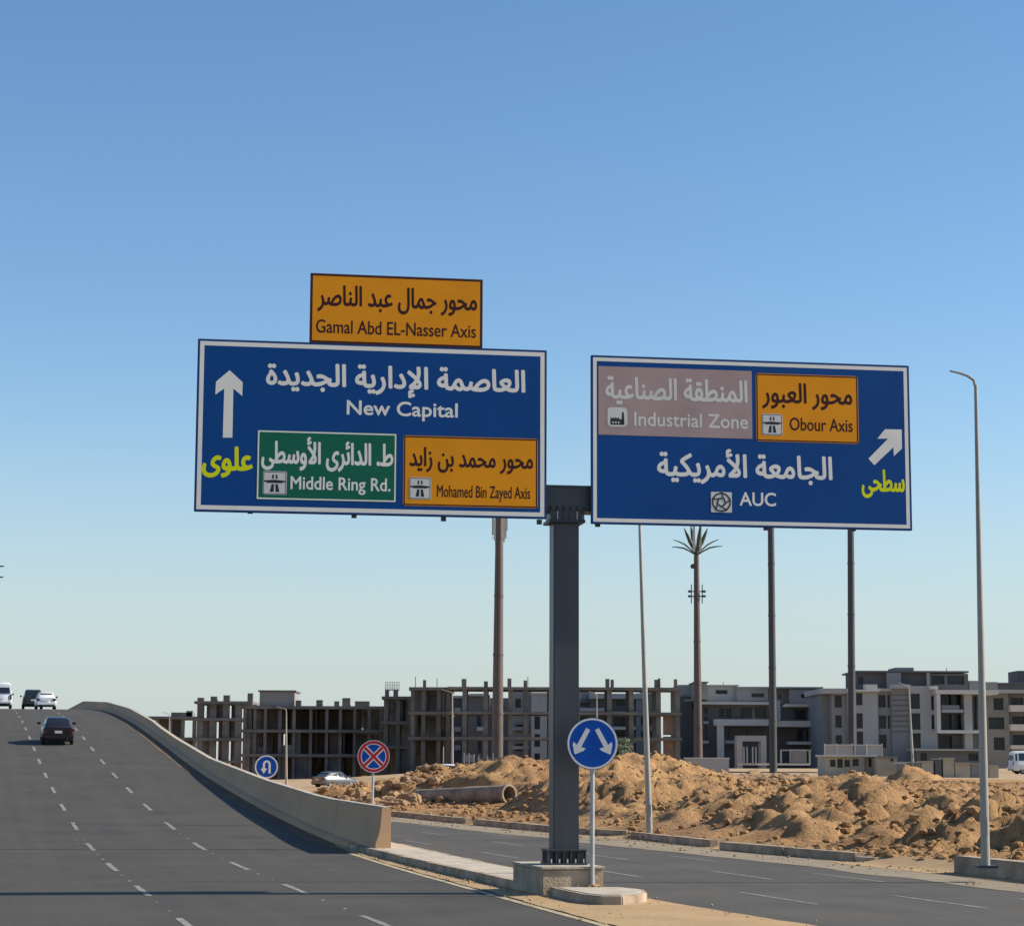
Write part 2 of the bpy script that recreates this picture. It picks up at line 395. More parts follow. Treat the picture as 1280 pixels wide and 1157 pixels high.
# transverse joint cut
J = MB(); J.add([(-12.8, 64.0, rz(64)+.009), (9.4, 61.9, rz(61.9)+.009), (9.4, 62.0, rz(62)+.009), (-12.8, 64.12, rz(64.1)+.009)], [(0,1,2,3)])
J.build('surface_joint', M['rubber'], highway, local=True, fixn=False)

# service road on the right
def shift(s_): return -.034*(s_-40) - .0001*max(0, s_-60)**1.5
KS = [(1290, 1099), (1190, 1088), (1090, 1077), (900, 1061), (784, 1047), (690, 1040), (586, 1028), (480, 1018)]
KP = [toUS(*gnd(px, py)[:2]) for px, py in KS]
ks = sorted([(s_, u) for u, s_ in KP]); kss = [a for a, b in ks]; kus = [b for a, b in ks]
def kerbu(s_):
    if s_ < 54: return float(np.interp(s_, [20, 46, 54], [23.4, 23.3, 23.2]))
    if s_ > 104: return 20.1 - .045*(s_-104)
    return float(np.interp(s_, [54, 79, 104], [23.2, 21.4, 20.1]))
SR = [-30 + i*3.0 for i in range(0, 140)]
service = ribbon('service_road', M['asphalt2'], 11.4, lambda s_: kerbu(s_) + .3, SR, lambda s_: .0, nu=6, kind='structure')
# every 9.3 m, following the photo's three lines
zero = lambda s_: 0.0
for (pa, pb, n0, n1) in (((925, 1114), (1022, 1130), -1, 8), ((1120, 1119), (1235, 1135), -1, 8), ((1030, 1093), (1105, 1102), -1, 5)):
    ua, sa_ = toUS(*gnd(*pa)[:2]); ub, sb = toUS(*gnd(*pb)[:2])
    for k in range(n0, n1):
        s0 = sb + k*9.9
        du = shift(s0) - shift(sb)
        dash(service, ub + du*1.05, s0, 3.9, .12, .006, -.12, m='paint2', zf=zero)

# sandy shoulder by the far kerb, ragged towards the lane
def sheet(name, m, edge_a, edge_b, s0, s1, ds, z, amp, fr, parent=None, kind='structure', which='a'):
    V = []; F = []; n = int((s1-s0)/ds); K = 6
    for i in range(n+1):
        s_ = s0 + ds*i; ja = (float(fbm(np.array(s_*fr), np.array(3.3), 4)) - .5)*2*amp
        a = edge_a(s_) + (ja if 'a' in which else 0); b = edge_b(s_) + (ja*.8 if 'b' in which else 0)
        for k in range(K+1): V.append((a + (b-a)*k/K, s_, z(s_, k/K) if callable(z) else z))
    for i in range(n):
        for k in range(K): F.append((i*(K+1)+k, i*(K+1)+k+1, (i+1)*(K+1)+k+1, (i+1)*(K+1)+k))
    me = bpy.data.meshes.new(name); me.from_pydata(V, [], F); me.materials.append(m); me.update()
    me.polygons.foreach_set('use_smooth', [True]*len(me.polygons))
    o = bpy.data.objects.new(name, me); col.objects.link(o); o.rotation_euler = (0, 0, A)
    tag(o, kind=kind); return o
sheet('dusty_shoulder', M['shoulder'], lambda s_: kerbu(s_) - 2.45, lambda s_: kerbu(s_) + .35, 26, 190, .35, .008, .35, .35)
sheet('sand_drift', M['sand'], lambda s_: kerbu(s_) - (.75 if s_ < 57 else .42), lambda s_: kerbu(s_) + .75, 26, 150, .3, lambda s_, t: .014 + max(0, t-.45)*.34, .45, .45, kind='stuff')
# sandy gore in front of and beside the island
def ga(s_): return 10.16 + (s_-34)*.013
def gb(s_): return float(np.interp(s_, [24, 33, 37, 41, 42.5, 45, 66], [14.4, 13.35, 13.0, 12.75, 12.45, 11.1, 10.85]))
sheet('sand_verge', M['sand'], ga, gb, 22, 64, .2, lambda s_, t: rz(s_) + .017 + .03*math.sin(PI*min(1, max(0, t)))*(1 if s_ < 43 else .3), .10, 1.1, which='ab', kind='stuff')

sheet('gutter_dust', M['gutter'], lambda s_: 10.15, lambda s_: 10.75, 60, 165, .6, lambda s_, t: rz(s_) + .013, .16, .35, kind='stuff')
# ------------------------------------------------------------------ island, plinth, barrier wall
isl = thing('traffic_island', 'long narrow concrete traffic island with pale top between the highway and the side road', 'traffic island', US(11.5, 50, 0))
def prism_us(poly, z0, z1, name, m, parent, bevel=0.0):
    b = MB(); b.prism([(p[0], p[1]) for p in poly], lambda x, y, d: Vector((x, y, d)), z0, z1)
    return b.build(name, m, parent, bevel=bevel)
def W2(u, s_): v = US(u, s_); return (v.x, v.y)
# nose in front of the plinth
nose_px = [(686, 1108), (706, 1112.5), (728, 1117), (752, 1119.5), (778, 1119.6), (798, 1117.6), (809, 1114.5), (806, 1111.5), (796, 1110), (775, 1108)]
NZ = .20
nose = [tuple(gnd(px, py, NZ)[:2]) for px, py in nose_px]
PLs = toUS(*nose[0])[1]                      # s of plinth front
body = [W2(10.98, PLs), W2(10.75, 61.5), W2(10.7, 66), W2(11.98, 66), W2(12.1, PLs+.0)]
def shrink(poly, e):
    cx = sum(p[0] for p in poly)/len(poly); cy = sum(p[1] for p in poly)/len(poly)
    return poly
# kerb pieces along the left edge
segs = [PLs + 2.0 + i*(62.4 - PLs - 2.0)/11 for i in range(12)]
def uL(s_): return float(np.interp(s_, [PLs, 61.5, 66], [10.98, 10.75, 10.7]))
for i in range(11):
    a, b_ = segs[i] + .01, segs[i+1] - .01; jz = random.uniform(-.006, .008); ju = random.uniform(-.012, .012)
    prism_us([W2(uL(a)+ju, a), W2(uL(a)+.17+ju, a), W2(uL(b_)+.17+ju, b_), W2(uL(b_)+ju, b_)], -.05, NZ + jz + .6*rz((a+b_)/2), 'kerb_stone', M['kerb'], isl, .012)
    prism_us([W2(12.14+ju, a), W2(12.30+ju, a), W2(12.30+ju, b_), W2(12.14+ju, b_)], -.05, NZ + jz - .01 + .6*rz((a+b_)/2), 'kerb_stone', M['kerb'], isl, .012)
pv = MB(); pv.loft([[US(uL(q)+.18, q, -.05), US(uL(q)+.18, q, NZ - .006 + .6*rz(q)), US(12.13, q, NZ - .006 + .6*rz(q)), US(12.13, q, -.05)] for q in [PLs + (66-PLs)*i/12 for i in range(13)]])
pv.build('paving', M['island'], isl)
prism_us(nose, -.05, NZ, 'nose_kerb', M['kerb'], isl, .02)
cxn = sum(p[0] for p in nose)/len(nose); cyn = sum(p[1] for p in nose)/len(nose)
prism_us([(cxn + (p[0]-cxn)*.86, cyn + (p[1]-cyn)*.80) for p in nose], .1, NZ + .012, 'nose_paving', M['island'], isl)

pf = PLs + .02; pback = PLs + 2.35; PU0, PU1 = 10.94, 12.18
PZT = at(690, 1083, US(PU0, pf).y).z
pc = US((PU0+PU1)/2, (pf+pback)/2)
pl = thing('sign_plinth', 'square concrete plinth under the steel post of the overhead signs', 'plinth', (pc.x, pc.y, 0))
prism_us([W2(PU0, pf), W2(PU1, pf), W2(PU1, pback), W2(PU0, pback)], -.05, PZT - .05, 'block', M['plinth'], pl, .02)
prism_us([W2(PU0-.03, pf-.04), W2(PU1+.03, pf-.04), W2(PU1+.03, pback+.03), W2(PU0-.03, pback+.03)], PZT - .049, PZT, 'top_slab', M['island'], pl, .012)

# barrier wall: cast profile swept along the ramp
wt_px = [(479, 1007.7), (403, 996), (331, 974), (261, 947), (219, 922), (200, 909), (189, 900), (162, 885), (134, 877), (104, 876), (84, 887)]
WT = []
for px, py in wt_px:
    d = ray(px, py); d = d / d.y
    Yw = (WU0 + .2) / (d.x*CA + SA)
    p = at(px, py, Yw); WT.append((toUS(p.x, p.y)[1], p.z - .035))
WT[-1] = (WT[-1][0], rz(WT[-1][0]) + 1.1)
for ss in (280, 330, 390): WT.append((ss, rz(ss) + 1.1))
def wtop(s_): return float(np.interp(s_, [a for a, b in WT], [b for a, b in WT]))
def wtop_s(s_): return (wtop(s_-1.2) + 2*wtop(s_) + wtop(s_+1.2))/4
WS0 = WT[0][0]
bw = thing('barrier_wall', 'tan concrete parapet wall climbing along the right edge of the highway ramp', 'wall', US(WU0+.3, WS0, 0))
ws = [WS0 + i*(390-WS0)/110 for i in range(111)]
rings = []
for i, s_ in enumerate(ws):
    zt = wtop_s(s_) if i > 2 else wtop(max(s_, WS0)); zr = rz(s_)
    if i == 0: zr = NZ + .04
    o = WU0
    rings.append([US(o, s_, zr - .1 if i else -.02), US(o, s_, zr + .12), US(o+.07, s_, zr + .30), US(o+.13, s_, zr+.55), US(o+.17, s_, zt - .02), US(o+.19, s_, zt),
                  US(o+.40, s_, zt), US(o+.42, s_, zt-.02), US(o+.43, s_, .2), US(o+.43, s_, -.15), US(o, s_, -.15)])
b = MB(); b.loft(rings); b.build('parapet', M['wallc'], bw, smooth=25)
cap = MB(); 
cap.loft([[US(WU0+.19, s_, (wtop_s(s_) if i > 2 else wtop(max(s_, WS0)))+.003), US(WU0+.19, s_, (wtop_s(s_) if i > 2 else wtop(max(s_, WS0)))+.03),
           US(WU0+.41, s_, (wtop_s(s_) if i > 2 else wtop(max(s_, WS0)))+.03), US(WU0+.41, s_, (wtop_s(s_) if i > 2 else wtop(max(s_, WS0)))+.003)] for i, s_ in enumerate(ws)])
cap.build('coping', M['island'], bw, smooth=25)
for q in [WS0 + 7.5*(i+1) for i in range(16)]:
    zt, zr = wtop_s(q), rz(q); jb = MB()
    prof = [(WU0-.003, zr+.14), (WU0+.067, zr+.30), (WU0+.127, zr+.55), (WU0+.166, zt-.03)]
    jb.loft([[US(u_, q-.012, z_), US(u_-.003, q, z_), US(u_, q+.012, z_)] for u_, z_ in prof], closed=False)
    jb.build('casting_joint', M['footc'], bw, fixn=False)
# low gutter kerb along the wall foot
gk = MB(); gl = []
for s_ in [62.41 + i*2.0 for i in range(0, 160)]:
    zr = rz(s_); gl.append([US(10.72, s_, zr-.1), US(10.73, s_, zr+.145), US(10.77, s_, zr+.16), US(WU0+.02, s_, zr+.17), US(WU0+.02, s_, zr-.1)])
gk.loft(gl); gk.build('foot_kerb', M['wallc'], bw, smooth=25)

# ------------------------------------------------------------------ far kerb made of long precast beams
kt = thing('roadside_kerb', None, None, US(22, 70, 0), kind='structure')
def kerb_piece(pa, pb, h=.24, wd=.3, parent=kt, tilt=0.0):
    a = gnd(*pa); b_ = gnd(*pb); d = (b_-a); L = d.length; ex = d.normalized(); ey = Vector((-ex.y, ex.x, 0))
    if ey.y < 0: ey = -ey
    b = MB(); c = (a+b_)/2 + ey*wd/2 + Vector((0, 0, h/2 - .04))
    ez = Vector((0, 0, 1)); exx = (ex + ez*tilt).normalized()
    b.obox(c, exx, ey, ez, L/2, wd/2, h/2 + .04)
    return b.build('kerb_stone', M['kerb'], parent, bevel=.03)
def kerb_run(pa, pb, n, **k):
    a = gnd(*pa); b_ = gnd(*pb)
    for i in range(n):
        q0 = a.lerp(b_, i/n + .002); q1 = a.lerp(b_, (i+1)/n - .002)
        off = random.uniform(-.03, .03)
        d = (q1-q0).normalized(); ey = Vector((-d.y, d.x, 0)); 
        if ey.y < 0: ey = -ey
        m_ = MB(); h = k.get('h', .24); c = (q0+q1)/2 + ey*(.15+off) + Vector((0, 0, h/2 - .04))
        m_.obox(c, (d + Vector((0,0,random.uniform(-.004,.004)))).normalized(), ey, (0,0,1), (q1-q0).length/2, .15, h/2+.04)
        m_.build('kerb_stone', M['kerb'], kt, bevel=.025)
kerb_run((300, 1001), (476, 1018.5), 4)
kerb_run((478, 1018.5), (582, 1029.5), 2)
kerb_run((590, 1030.5), (690, 1040), 2)
kerb_run((690, 1040), (782, 1047), 2)
kerb_run((787, 1048), (886, 1059), 2)
kerb_run((899, 1061.5), (1068, 1077), 2)
kerb_piece((1192, 1091), (1420, 1117), h=.42, wd=.42)
kerb_piece((1069, 1077.5), (1096, 1078), h=.14, wd=.3, tilt=-.06)

# ------------------------------------------------------------------ spoil ground
du = 0.22
us_ = np.arange(16.5, 74.0, du); ss_ = np.arange(30.0, 175.0, du*1.15)
Ug, Sg = np.meshgrid(us_, ss_)
Xg = Ug*CA - Sg*SA; Yg = Ug*SA + Sg*CA
ku = np.interp(Sg, [20, 46, 54, 79, 104, 180], [23.4, 23.3, 23.2, 21.4, 20.1, 16.7])
dk = Ug - ku - .15                                    # distance behind the kerb
ramp = np.clip(dk/7.0, 0, 1)
leftfade = np.clip((Xg/Yg + .082)/.055, 0.05, 1)
base = .10 + ramp*.25*leftfade + np.clip((Yg-66)/42, 0, 1)*1.10*leftfade
warp = (fbm(Xg*.16, Yg*.16, 4) - .5)
WPX = (fbm(Xg*.35+5, Yg*.35, 3)-.5)*3.6 + (fbm(Xg*1.3+5, Yg*1.3, 3)-.5)*1.3; WPY = (fbm(Xg*.35, Yg*.35+9, 3)-.5)*3.6 + (fbm(Xg*1.3, Yg*1.3+9, 3)-.5)*1.3
def mound(px, py, Y, rx, ry, rot=0.0, sharp=1.25, clump=.34):
    p = at(px, py, Y); cx, cy, hz = p.x, p.y, p.z
    c_, s_ = math.cos(rot), math.sin(rot)
    dx = Xg - cx + WPX; dy = Yg - cy + WPY
    a = (dx*c_ + dy*s_)/rx; b = (-dx*s_ + dy*c_)/ry
    r = np.sqrt(a*a + b*b)
    h = np.clip(1 - r, 0, 1)**sharp
    h = h*(1 + clump*(fbm(Xg*1.2, Yg*1.2, 4, ridge=True)-.55)*1.6)
    ix = np.argmin(abs(us_ - toUS(cx, cy)[0])); iy = np.argmin(abs(ss_ - toUS(cx, cy)[1]))
    need = max(.15, hz - base[iy, ix])
    return h/max(h[max(0,iy-4):iy+5, max(0,ix-4):ix+5].max(), .3)*need
mounds = [
    (645, 943, 118, 5.2, 4.2, .1, 1.0), (670, 949, 121, 4, 4, 0, 1.0), (598, 950, 121, 3.4, 3, .3, .95), (560, 955, 122, 3.4, 2.6, 0, .9), (527, 963, 121, 3.4, 2.6, 0, .9),
    (497, 969, 118, 2.4, 2.6, 0, .8), (462, 976, 130, 3.0, 2.4, 0, .8), (435, 979, 138, 3.0, 2.4, 0, .8), (408, 985, 142, 2.4, 2.0, 0, .8),
    (632, 961, 104, 2.4, 3.2, .5, 1.0), (690, 966, 97, 3.4, 4.2, .4, 1.1), (730, 970, 93, 2.6, 3.6, -.3, 1.0),
    (795, 941, 122, 6.6, 5.0, 0, 1.0), (842, 953, 121, 4.6, 4, 0, .9), (768, 949, 112, 3.2, 3.6, 0, 1.0), (822, 975, 90, 2.4, 2.6, .2, .9),
    (778, 978, 91, 2.4, 2.8, .2, .9), (905, 988, 82, 2.6, 3.6, .5, 1.0), (875, 980, 92, 2.6, 2.8, 0, .9),
    (1050, 963, 88, 3.4, 4.0, .3, 1.1), (1076, 970, 86, 1.8, 2.6, 0, 1.0), (1018, 980, 86, 2.0, 2.6, 0, 1.0), (985, 992, 76, 1.8, 2.4, .3, .9),
    (1015, 1008, 71, 1.8, 2.6, .4, .9), (960, 1012, 69, 1.6, 2.0, .4, .9), (1172, 998, 78, 2.6, 3.2, .5, .9), (1212, 1002, 73, 1.8, 3.0, .3, .9), (1128, 1008, 68, 2.0, 2.2, .4, .9),
    (1262, 998, 73, 2.4, 3.0, .2, .9), (1290, 1010, 62, 1.8, 2.4, .2, .9), (1185, 1020, 62, 1.4, 2.0, .6, .9), (1095, 1025, 64, 1.4, 1.8, .6, .9), (1240, 1025, 58, 1.3, 1.8, .3, .9),
    (1142, 955, 150, 1.9, 1.9, 0, 1.0), (870, 1012, 73, 1.5, 1.8, .5, .9), (740, 1005, 83, 1.8, 1.6, .2, .9), (675, 1003, 90, 1.6, 1.4, .2, .8),
    (930, 1010, 72, 1.2, 1.6, .3, .9), (1055, 1000, 74, 1.4, 2.0, .3, .9), (840, 1005, 78, 1.4, 1.6, .2, .9),
]
H_ = np.zeros_like(base)
for mm in mounds: H_ = np.maximum(H_, mound(*mm))
fade = np.clip(dk/3.2, 0, 1)**1.2
lump = np.clip((fbm(Xg*.22+40, Yg*.16, 3) - .38)*5, .25, 1)
rough = (fbm(Xg*.5, Yg*.35, 5, .6, True) - .58)*.40 + ((fbm(Xg*1.6+3, Yg*1.2, 4, .65, True) - .55)*.75 + (fbm(Xg*3.6+3, Yg*2.4, 3, .7)-.5)*.60)*lump
zone = np.clip((135 - Yg)/35, .12, 1)*np.clip((Xg/Yg + .09)/.02, .1, 1)
Zg = base + (H_ + rough*zone)*np.clip(dk/2.2, 0, 1)
Zg = np.where(dk < .1, .02, np.maximum(Zg, .05 + .03*fade))
Zg = np.minimum(Zg, 4.2)
lim = .06 + np.clip(dk, 0, 99)*.22 + np.clip(dk-2.2, 0, 99)*.5 + .10*(fbm(Xg*1.3, Yg*1.3, 4) - .5)*np.clip(dk, 0, 1)
PA_, PB_ = at(522, 996.5, 115), at(637, 992, 109.5)      # the pipe lies in a bed of soil
tt = np.clip(((Xg-PA_.x)*(PB_.x-PA_.x) + (Yg-PA_.y)*(PB_.y-PA_.y))/((PB_.x-PA_.x)**2 + (PB_.y-PA_.y)**2), 0, 1.25)
dd_ = np.hypot(Xg - PA_.x - tt*(PB_.x-PA_.x), Yg - PA_.y - tt*(PB_.y-PA_.y)); zp = PA_.z + tt*(PB_.z-PA_.z)
inn = np.clip(1 - dd_/2.6, 0, 1)
Zg = np.where(dk > .4, Zg*(1-inn**.5) + (zp - .34 - .10*np.sin(tt*9))*inn**.5, Zg)
Zg = np.where(dd_ < .62, np.minimum(Zg, zp - .16 - .12*tt), Zg)
front = (Yg < PB_.y + 9) & (dd_ < 11) & (Xg > PA_.x - 1.5) & (Xg < PB_.x + 2.2) & (Yg < PA_.y + (PB_.y-PA_.y)*tt)
Zg = np.where(front, np.minimum(Zg, .30 + .12*fbm(Xg*2, Yg*2, 3) + np.clip(1.6-dd_, 0, 1)*.2), Zg)
Zg = np.where(dk > 0, np.minimum(Zg, np.maximum(lim, .03)), Zg)
def terrain_z(x, y):
    u, s_ = toUS(x, y); i = int(round((s_-ss_[0])/(ss_[1]-ss_[0]))); j = int(round((u-us_[0])/du))
    i = min(max(i, 0), len(ss_)-1); j = min(max(j, 0), len(us_)-1); return float(Zg[i, j])
ny, nx = Zg.shape
V = np.stack([Xg, Yg, Zg], -1).reshape(-1, 3)
idx = np.arange(nx*ny).reshape(ny, nx)
keep = (dk > -.05)[:-1, :-1]
F = np.stack([idx[:-1, :-1], idx[:-1, 1:], idx[1:, 1:], idx[1:, :-1]], -1)[keep].reshape(-1, 4)
me = bpy.data.meshes.new('spoil_ground')
me.vertices.add(len(V)); me.vertices.foreach_set('co', V.ravel())
me.loops.add(F.size); me.loops.foreach_set('vertex_index', F.ravel())
me.polygons.add(len(F)); me.polygons.foreach_set('loop_start', np.arange(0, F.size, 4))
me.polygons.foreach_set('loop_total', np.full(len(F), 4)); me.update(calc_edges=True); me.validate()
me.materials.append(M['dirt']); me.polygons.foreach_set('use_smooth', [True]*len(me.polygons))
tg = bpy.data.objects.new('spoil_ground', me); col.objects.link(tg); tag(tg, kind='structure')
# plain behind, gently raised
PX = [-260, -60, -20, 20, 400]; 
pln = MB(); rows = []
for Y in (118, 126, 140, 165, 200, 240, 300, 400, 600):
    r_ = []
    for i in range(60):
        x = -60 + i*5.0*(Y/150)
        lf = min(1, max(.05, (x/Y + .082)/.055)); z = .10 + .25*lf + min(1, max(0, (Y-66)/42))*1.12*lf
        if Y < 125: z = -.1
        r_.append((x, Y, z - .12 + .25*(float(vnoise(np.array(x*.2), np.array(Y*.3)))-.5)))
    rows.append(r_)
pln.loft(rows, closed=False); tag(pln.build('site_ground', M['desert'], smooth=True), kind='structure')

# stones and clods
def rock_mesh(seed, squash=.7):
    r = random.Random(seed); bm = bmesh.new(); bmesh.ops.create_icosphere(bm, subdivisions=1, radius=1)
    for v in bm.verts:
        k = .72 + r.random()*.5; v.co = Vector((v.co.x*k, v.co.y*k*.9, v.co.z*k*squash))
    vs_ = [v.co.copy() for v in bm.verts]; fs = [tuple(v.index for v in f.verts) for f in bm.faces]; bm.free(); return vs_, fs
RK = [rock_mesh(i) for i in range(8)]
def scatter(name, n, fn, smin, smax, m, power=3):
    Vs = []; Fs = []; off = 0
    for i in range(n):
        p = fn()
        if p is None: continue
        x, y, z = p; s_ = smin + (smax-smin)*random.random()**power; vs_, fs = RK[i % 8]
        t = random.random()*6.28; c, sn = math.cos(t), math.sin(t)
        Vs += [(x + (v.x*c - v.y*sn)*s_, y + (v.x*sn + v.y*c)*s_, z + v.z*s_ + s_*.15) for v in vs_]
        Fs += [tuple(k + off for k in f) for f in fs]; off += len(vs_)
    me = bpy.data.meshes.new(name); me.from_pydata(Vs, [], Fs); me.materials.append(m); me.update()
    o = bpy.data.objects.new(name, me); col.objects.link(o); return tag(o, kind='stuff')
def on_spoil():
    s_ = 34 + random.random()**1.3*95; k = kerbu(s_); u = k + .5 + random.random()**1.1*(14 + s_*.22)
    v = US(u, s_)
    if float(vnoise(np.array(v.x*.33), np.array(v.y*.33))) < .42 and random.random() < .8: return None
    return v.x, v.y, terrain_z(v.x, v.y)
scatter('soil_clods', 30000, on_spoil, .03, .22, M['dirt'], 4.2)
def on_rubble():
    px = random.uniform(400, 555); Y = random.uniform(112, 142) if px < 470 else random.uniform(112, 128); x = bX(px, Y); return x, Y, terrain_z(x, Y) + .02
scatter('rock_debris', 900, on_rubble, .07, .42, M['rock'], 2.2)
def on_rubble2():
    px = random.uniform(870, 1010); Y = random.uniform(125, 150); x = bX(px, Y); return x, Y, terrain_z(x, Y) + .05
scatter('rubble_debris', 420, on_rubble2, .10, .55, M['rock'], 1.6)
def on_verge():
    s_ = random.uniform(30, 60); u = random.uniform(ga(s_)-.3, gb(s_)+.4)
    if 43 < s_: u = ga(s_) + random.random()*.7
    v = US(u, s_); return v.x, v.y, rz(s_) + .03
scatter('verge_pebbles', 420, on_verge, .008, .035, M['sand'], 2)
def on_shoulder():
    s_ = random.uniform(36, 100); u = kerbu(s_) - 2.2*random.random()**2; v = US(u, s_); return v.x, v.y, .012
scatter('shoulder_grit', 700, on_shoulder, .012, .06, M['rock'], 2.5)
# boulders that can be told apart
spots = [(430, 0, 122, .55, 'broad tan block at the left end of the rubble heap behind the barrier wall'), (452, 0, 124, .6, 'tan boulder in the rubble heap just left of the no stopping sign post'),
 (474, 0, 121, .5, 'tan boulder in the rubble heap close to the no stopping sign post'), (415, 0, 120, .4, 'small tan block nearest the wall top at the far left of the rubble'), (505, 0, 116, .55, 'yellowish boulder low on the spoil left of the pipe'),
 (516, 0, 113, .75, 'large golden boulder on the crest of the spoil above the left end of the pipe'), (492, 0, 119, .6, 'brown boulder on the spoil right of the no stopping sign'), (545, 0, 114, .6, 'reddish boulder on the spoil above the middle of the pipe'),
 (815, 0, 92, .42, 'flat pale slab tilted on the spoil beside the leaning street lamp'), (905, 0, 150, .7, 'grey-tan rock in the rubble strip in front of the slate apartments, left end'), (940, 0, 152, .8, 'grey-tan rock in the rubble strip before the entrance frame'),
 (985, 0, 150, .6, 'grey-tan rock at the right end of the rubble strip'), (1130, 0, 96, .34, 'small upright pale rock on the flat ground right of the dark mound'), (1225, 0, 62, .2, 'pale stone on the soil beside the right street lamp')]
for i, (px, py, Y, r, lab) in enumerate(spots):
    x = bX(px, Y); z = terrain_z(x, Y)
    vs_, fs = RK[(i*3) % 8]
    b = MB(); rr = random.Random(i); b.add([(v.x*r*1.2, v.y*r, v.z*r) for v in vs_], fs)
    o = b.build('rock', M['rock'], None, bevel=r*.12); o.location = (x, Y, z + r*.2); o.rotation_euler = (rr.random(), rr.random(), rr.random()*6)
    tag(o, lab, 'rock', 'large rocks on the dug-up ground')

# concrete pipe lying on the spoil
Pa = PA_.copy(); Pb = PB_.copy()
pd = (Pb - Pa).normalized(); 
pt = thing('concrete_pipe', 'long grey-brown concrete pipe lying half buried on the sandy spoil', 'pipe', ((Pa+Pb)/2)[:])
def hollow(a, b_, ro, ri, name, m, n=20):
    mb = MB(); d = (b_-a).normalized(); up = Vector((0, 0, 1)); e1 = d.cross(up).normalized(); e2 = e1.cross(d)
    rings = []
    for p, r in ((a, ri), (a, ro), (b_, ro), (b_, ri), (a, ri)):
        rings.append([p + (e1*math.cos(2*PI*k/n) + e2*math.sin(2*PI*k/n))*r for k in range(n)])
    mb.loft(rings, cap=False); return mb.build(name, m, pt, smooth=35)
R0 = .46
hollow(Pa, Pa.lerp(Pb, .52), R0*.94, R0*.74, 'pipe_section', M['pipe'])
hollow(Pa.lerp(Pb, .515), Pb - pd*.30, R0, R0*.80, 'pipe_section', M['pipe'])
hollow(Pb - pd*.30, Pb, R0*1.08, R0*.86, 'collar', M['pipe'])

# ------------------------------------------------------------------ street lamps
def street_lamp(base, h, r0, lean=(0, 0), arm=1.0, armz=.3, label='', group=None, cat='street lamp', arm_dir=(-1, .05)):
    t = thing('street_lamp', label, cat, base[:], group=group)
    top = Vector((base.x + lean[0], base.y + lean[1], base.z + h)); ad = Vector((arm_dir[0], arm_dir[1], 0)).normalized()
    b = MB(); n = 8
    b.tube([base.lerp(top, i/n) for i in range(n+1)], [r0*(1 - .62*i/n) for i in range(n+1)], 12)
    b.build('pole', M['lamp'], t, smooth=True)
    b = MB(); P = [top - Vector((0, 0, .05)), top + Vector((0, 0, .12)) + ad*.04, top + Vector((0, 0, .22)) + ad*.18, top + Vector((0, 0, .22 + armz*.5)) + ad*(arm*.6), top + Vector((0, 0, .22 + armz)) + ad*arm]
    b.tube(P, [r0*.38, r0*.36, r0*.30, r0*.25, r0*.22], 8); b.build('arm', M['lamp'], t, smooth=True)
    b = MB(); b.obox(base + Vector((0, 0, .02)), (1,0,0), (0,1,0), (0,0,1), r0*2.2, r0*2.2, .03); b.build('base_plate', M['darksteel'], t)
    b = MB(); b.obox(base + Vector((-r0*.2, -r0*1.0, .9)), (1,0,0), (0,1,0), (0,0,1), r0*.55, .01, .2); b.build('access_cover', M['lamp'], t)
    return t
p0 = gnd(1232, 1083.5, .33); tp = at(1219.5, 475, p0.y)
street_lamp(p0, tp.z - p0.z - .12, .105, (tp.x-p0.x, 0), .58, .12, 'tall thin street lamp on the raised kerb block at the far right of the road', 'street lamps beside the service road')
p0 = gnd(812, 1044, .15); p0.z = .1; tp = at(798, 600, p0.y)
street_lamp(p0, tp.z - p0.z, .115, (tp.x-p0.x, 0), .9, .3, 'tall leaning street lamp behind the far kerb rising under the right sign', 'street lamps beside the service road')
far = [(358, 887, 978, 235, 'thin street lamp seen between the blue u-turn sign and the skeleton building'), (565.5, 866, 962, 220, 'thin street lamp before the concrete frames left of the brown mast'),
       (212, 893, 930, 300, 'small street lamp just showing above the ramp wall at far left'), (746, 868, 950, 240, 'thin lamp pole rising behind the round two-arrow sign'),
       (1141, 858, 952, 200, 'thin leaning lamp pole in front of the grey apartment block'), ]
for px, pt_, pb_, Y, lab in far:
    a_ = at(px, pb_, Y); t_ = at(px - (5 if px > 1000 else 0), pt_, Y)
    street_lamp(Vector((a_.x, Y, a_.z - .4)), t_.z - a_.z + .3, .14, (t_.x - a_.x, 0), 1.1 if px < 600 else .9, .25, lab, 'distant street lamps')

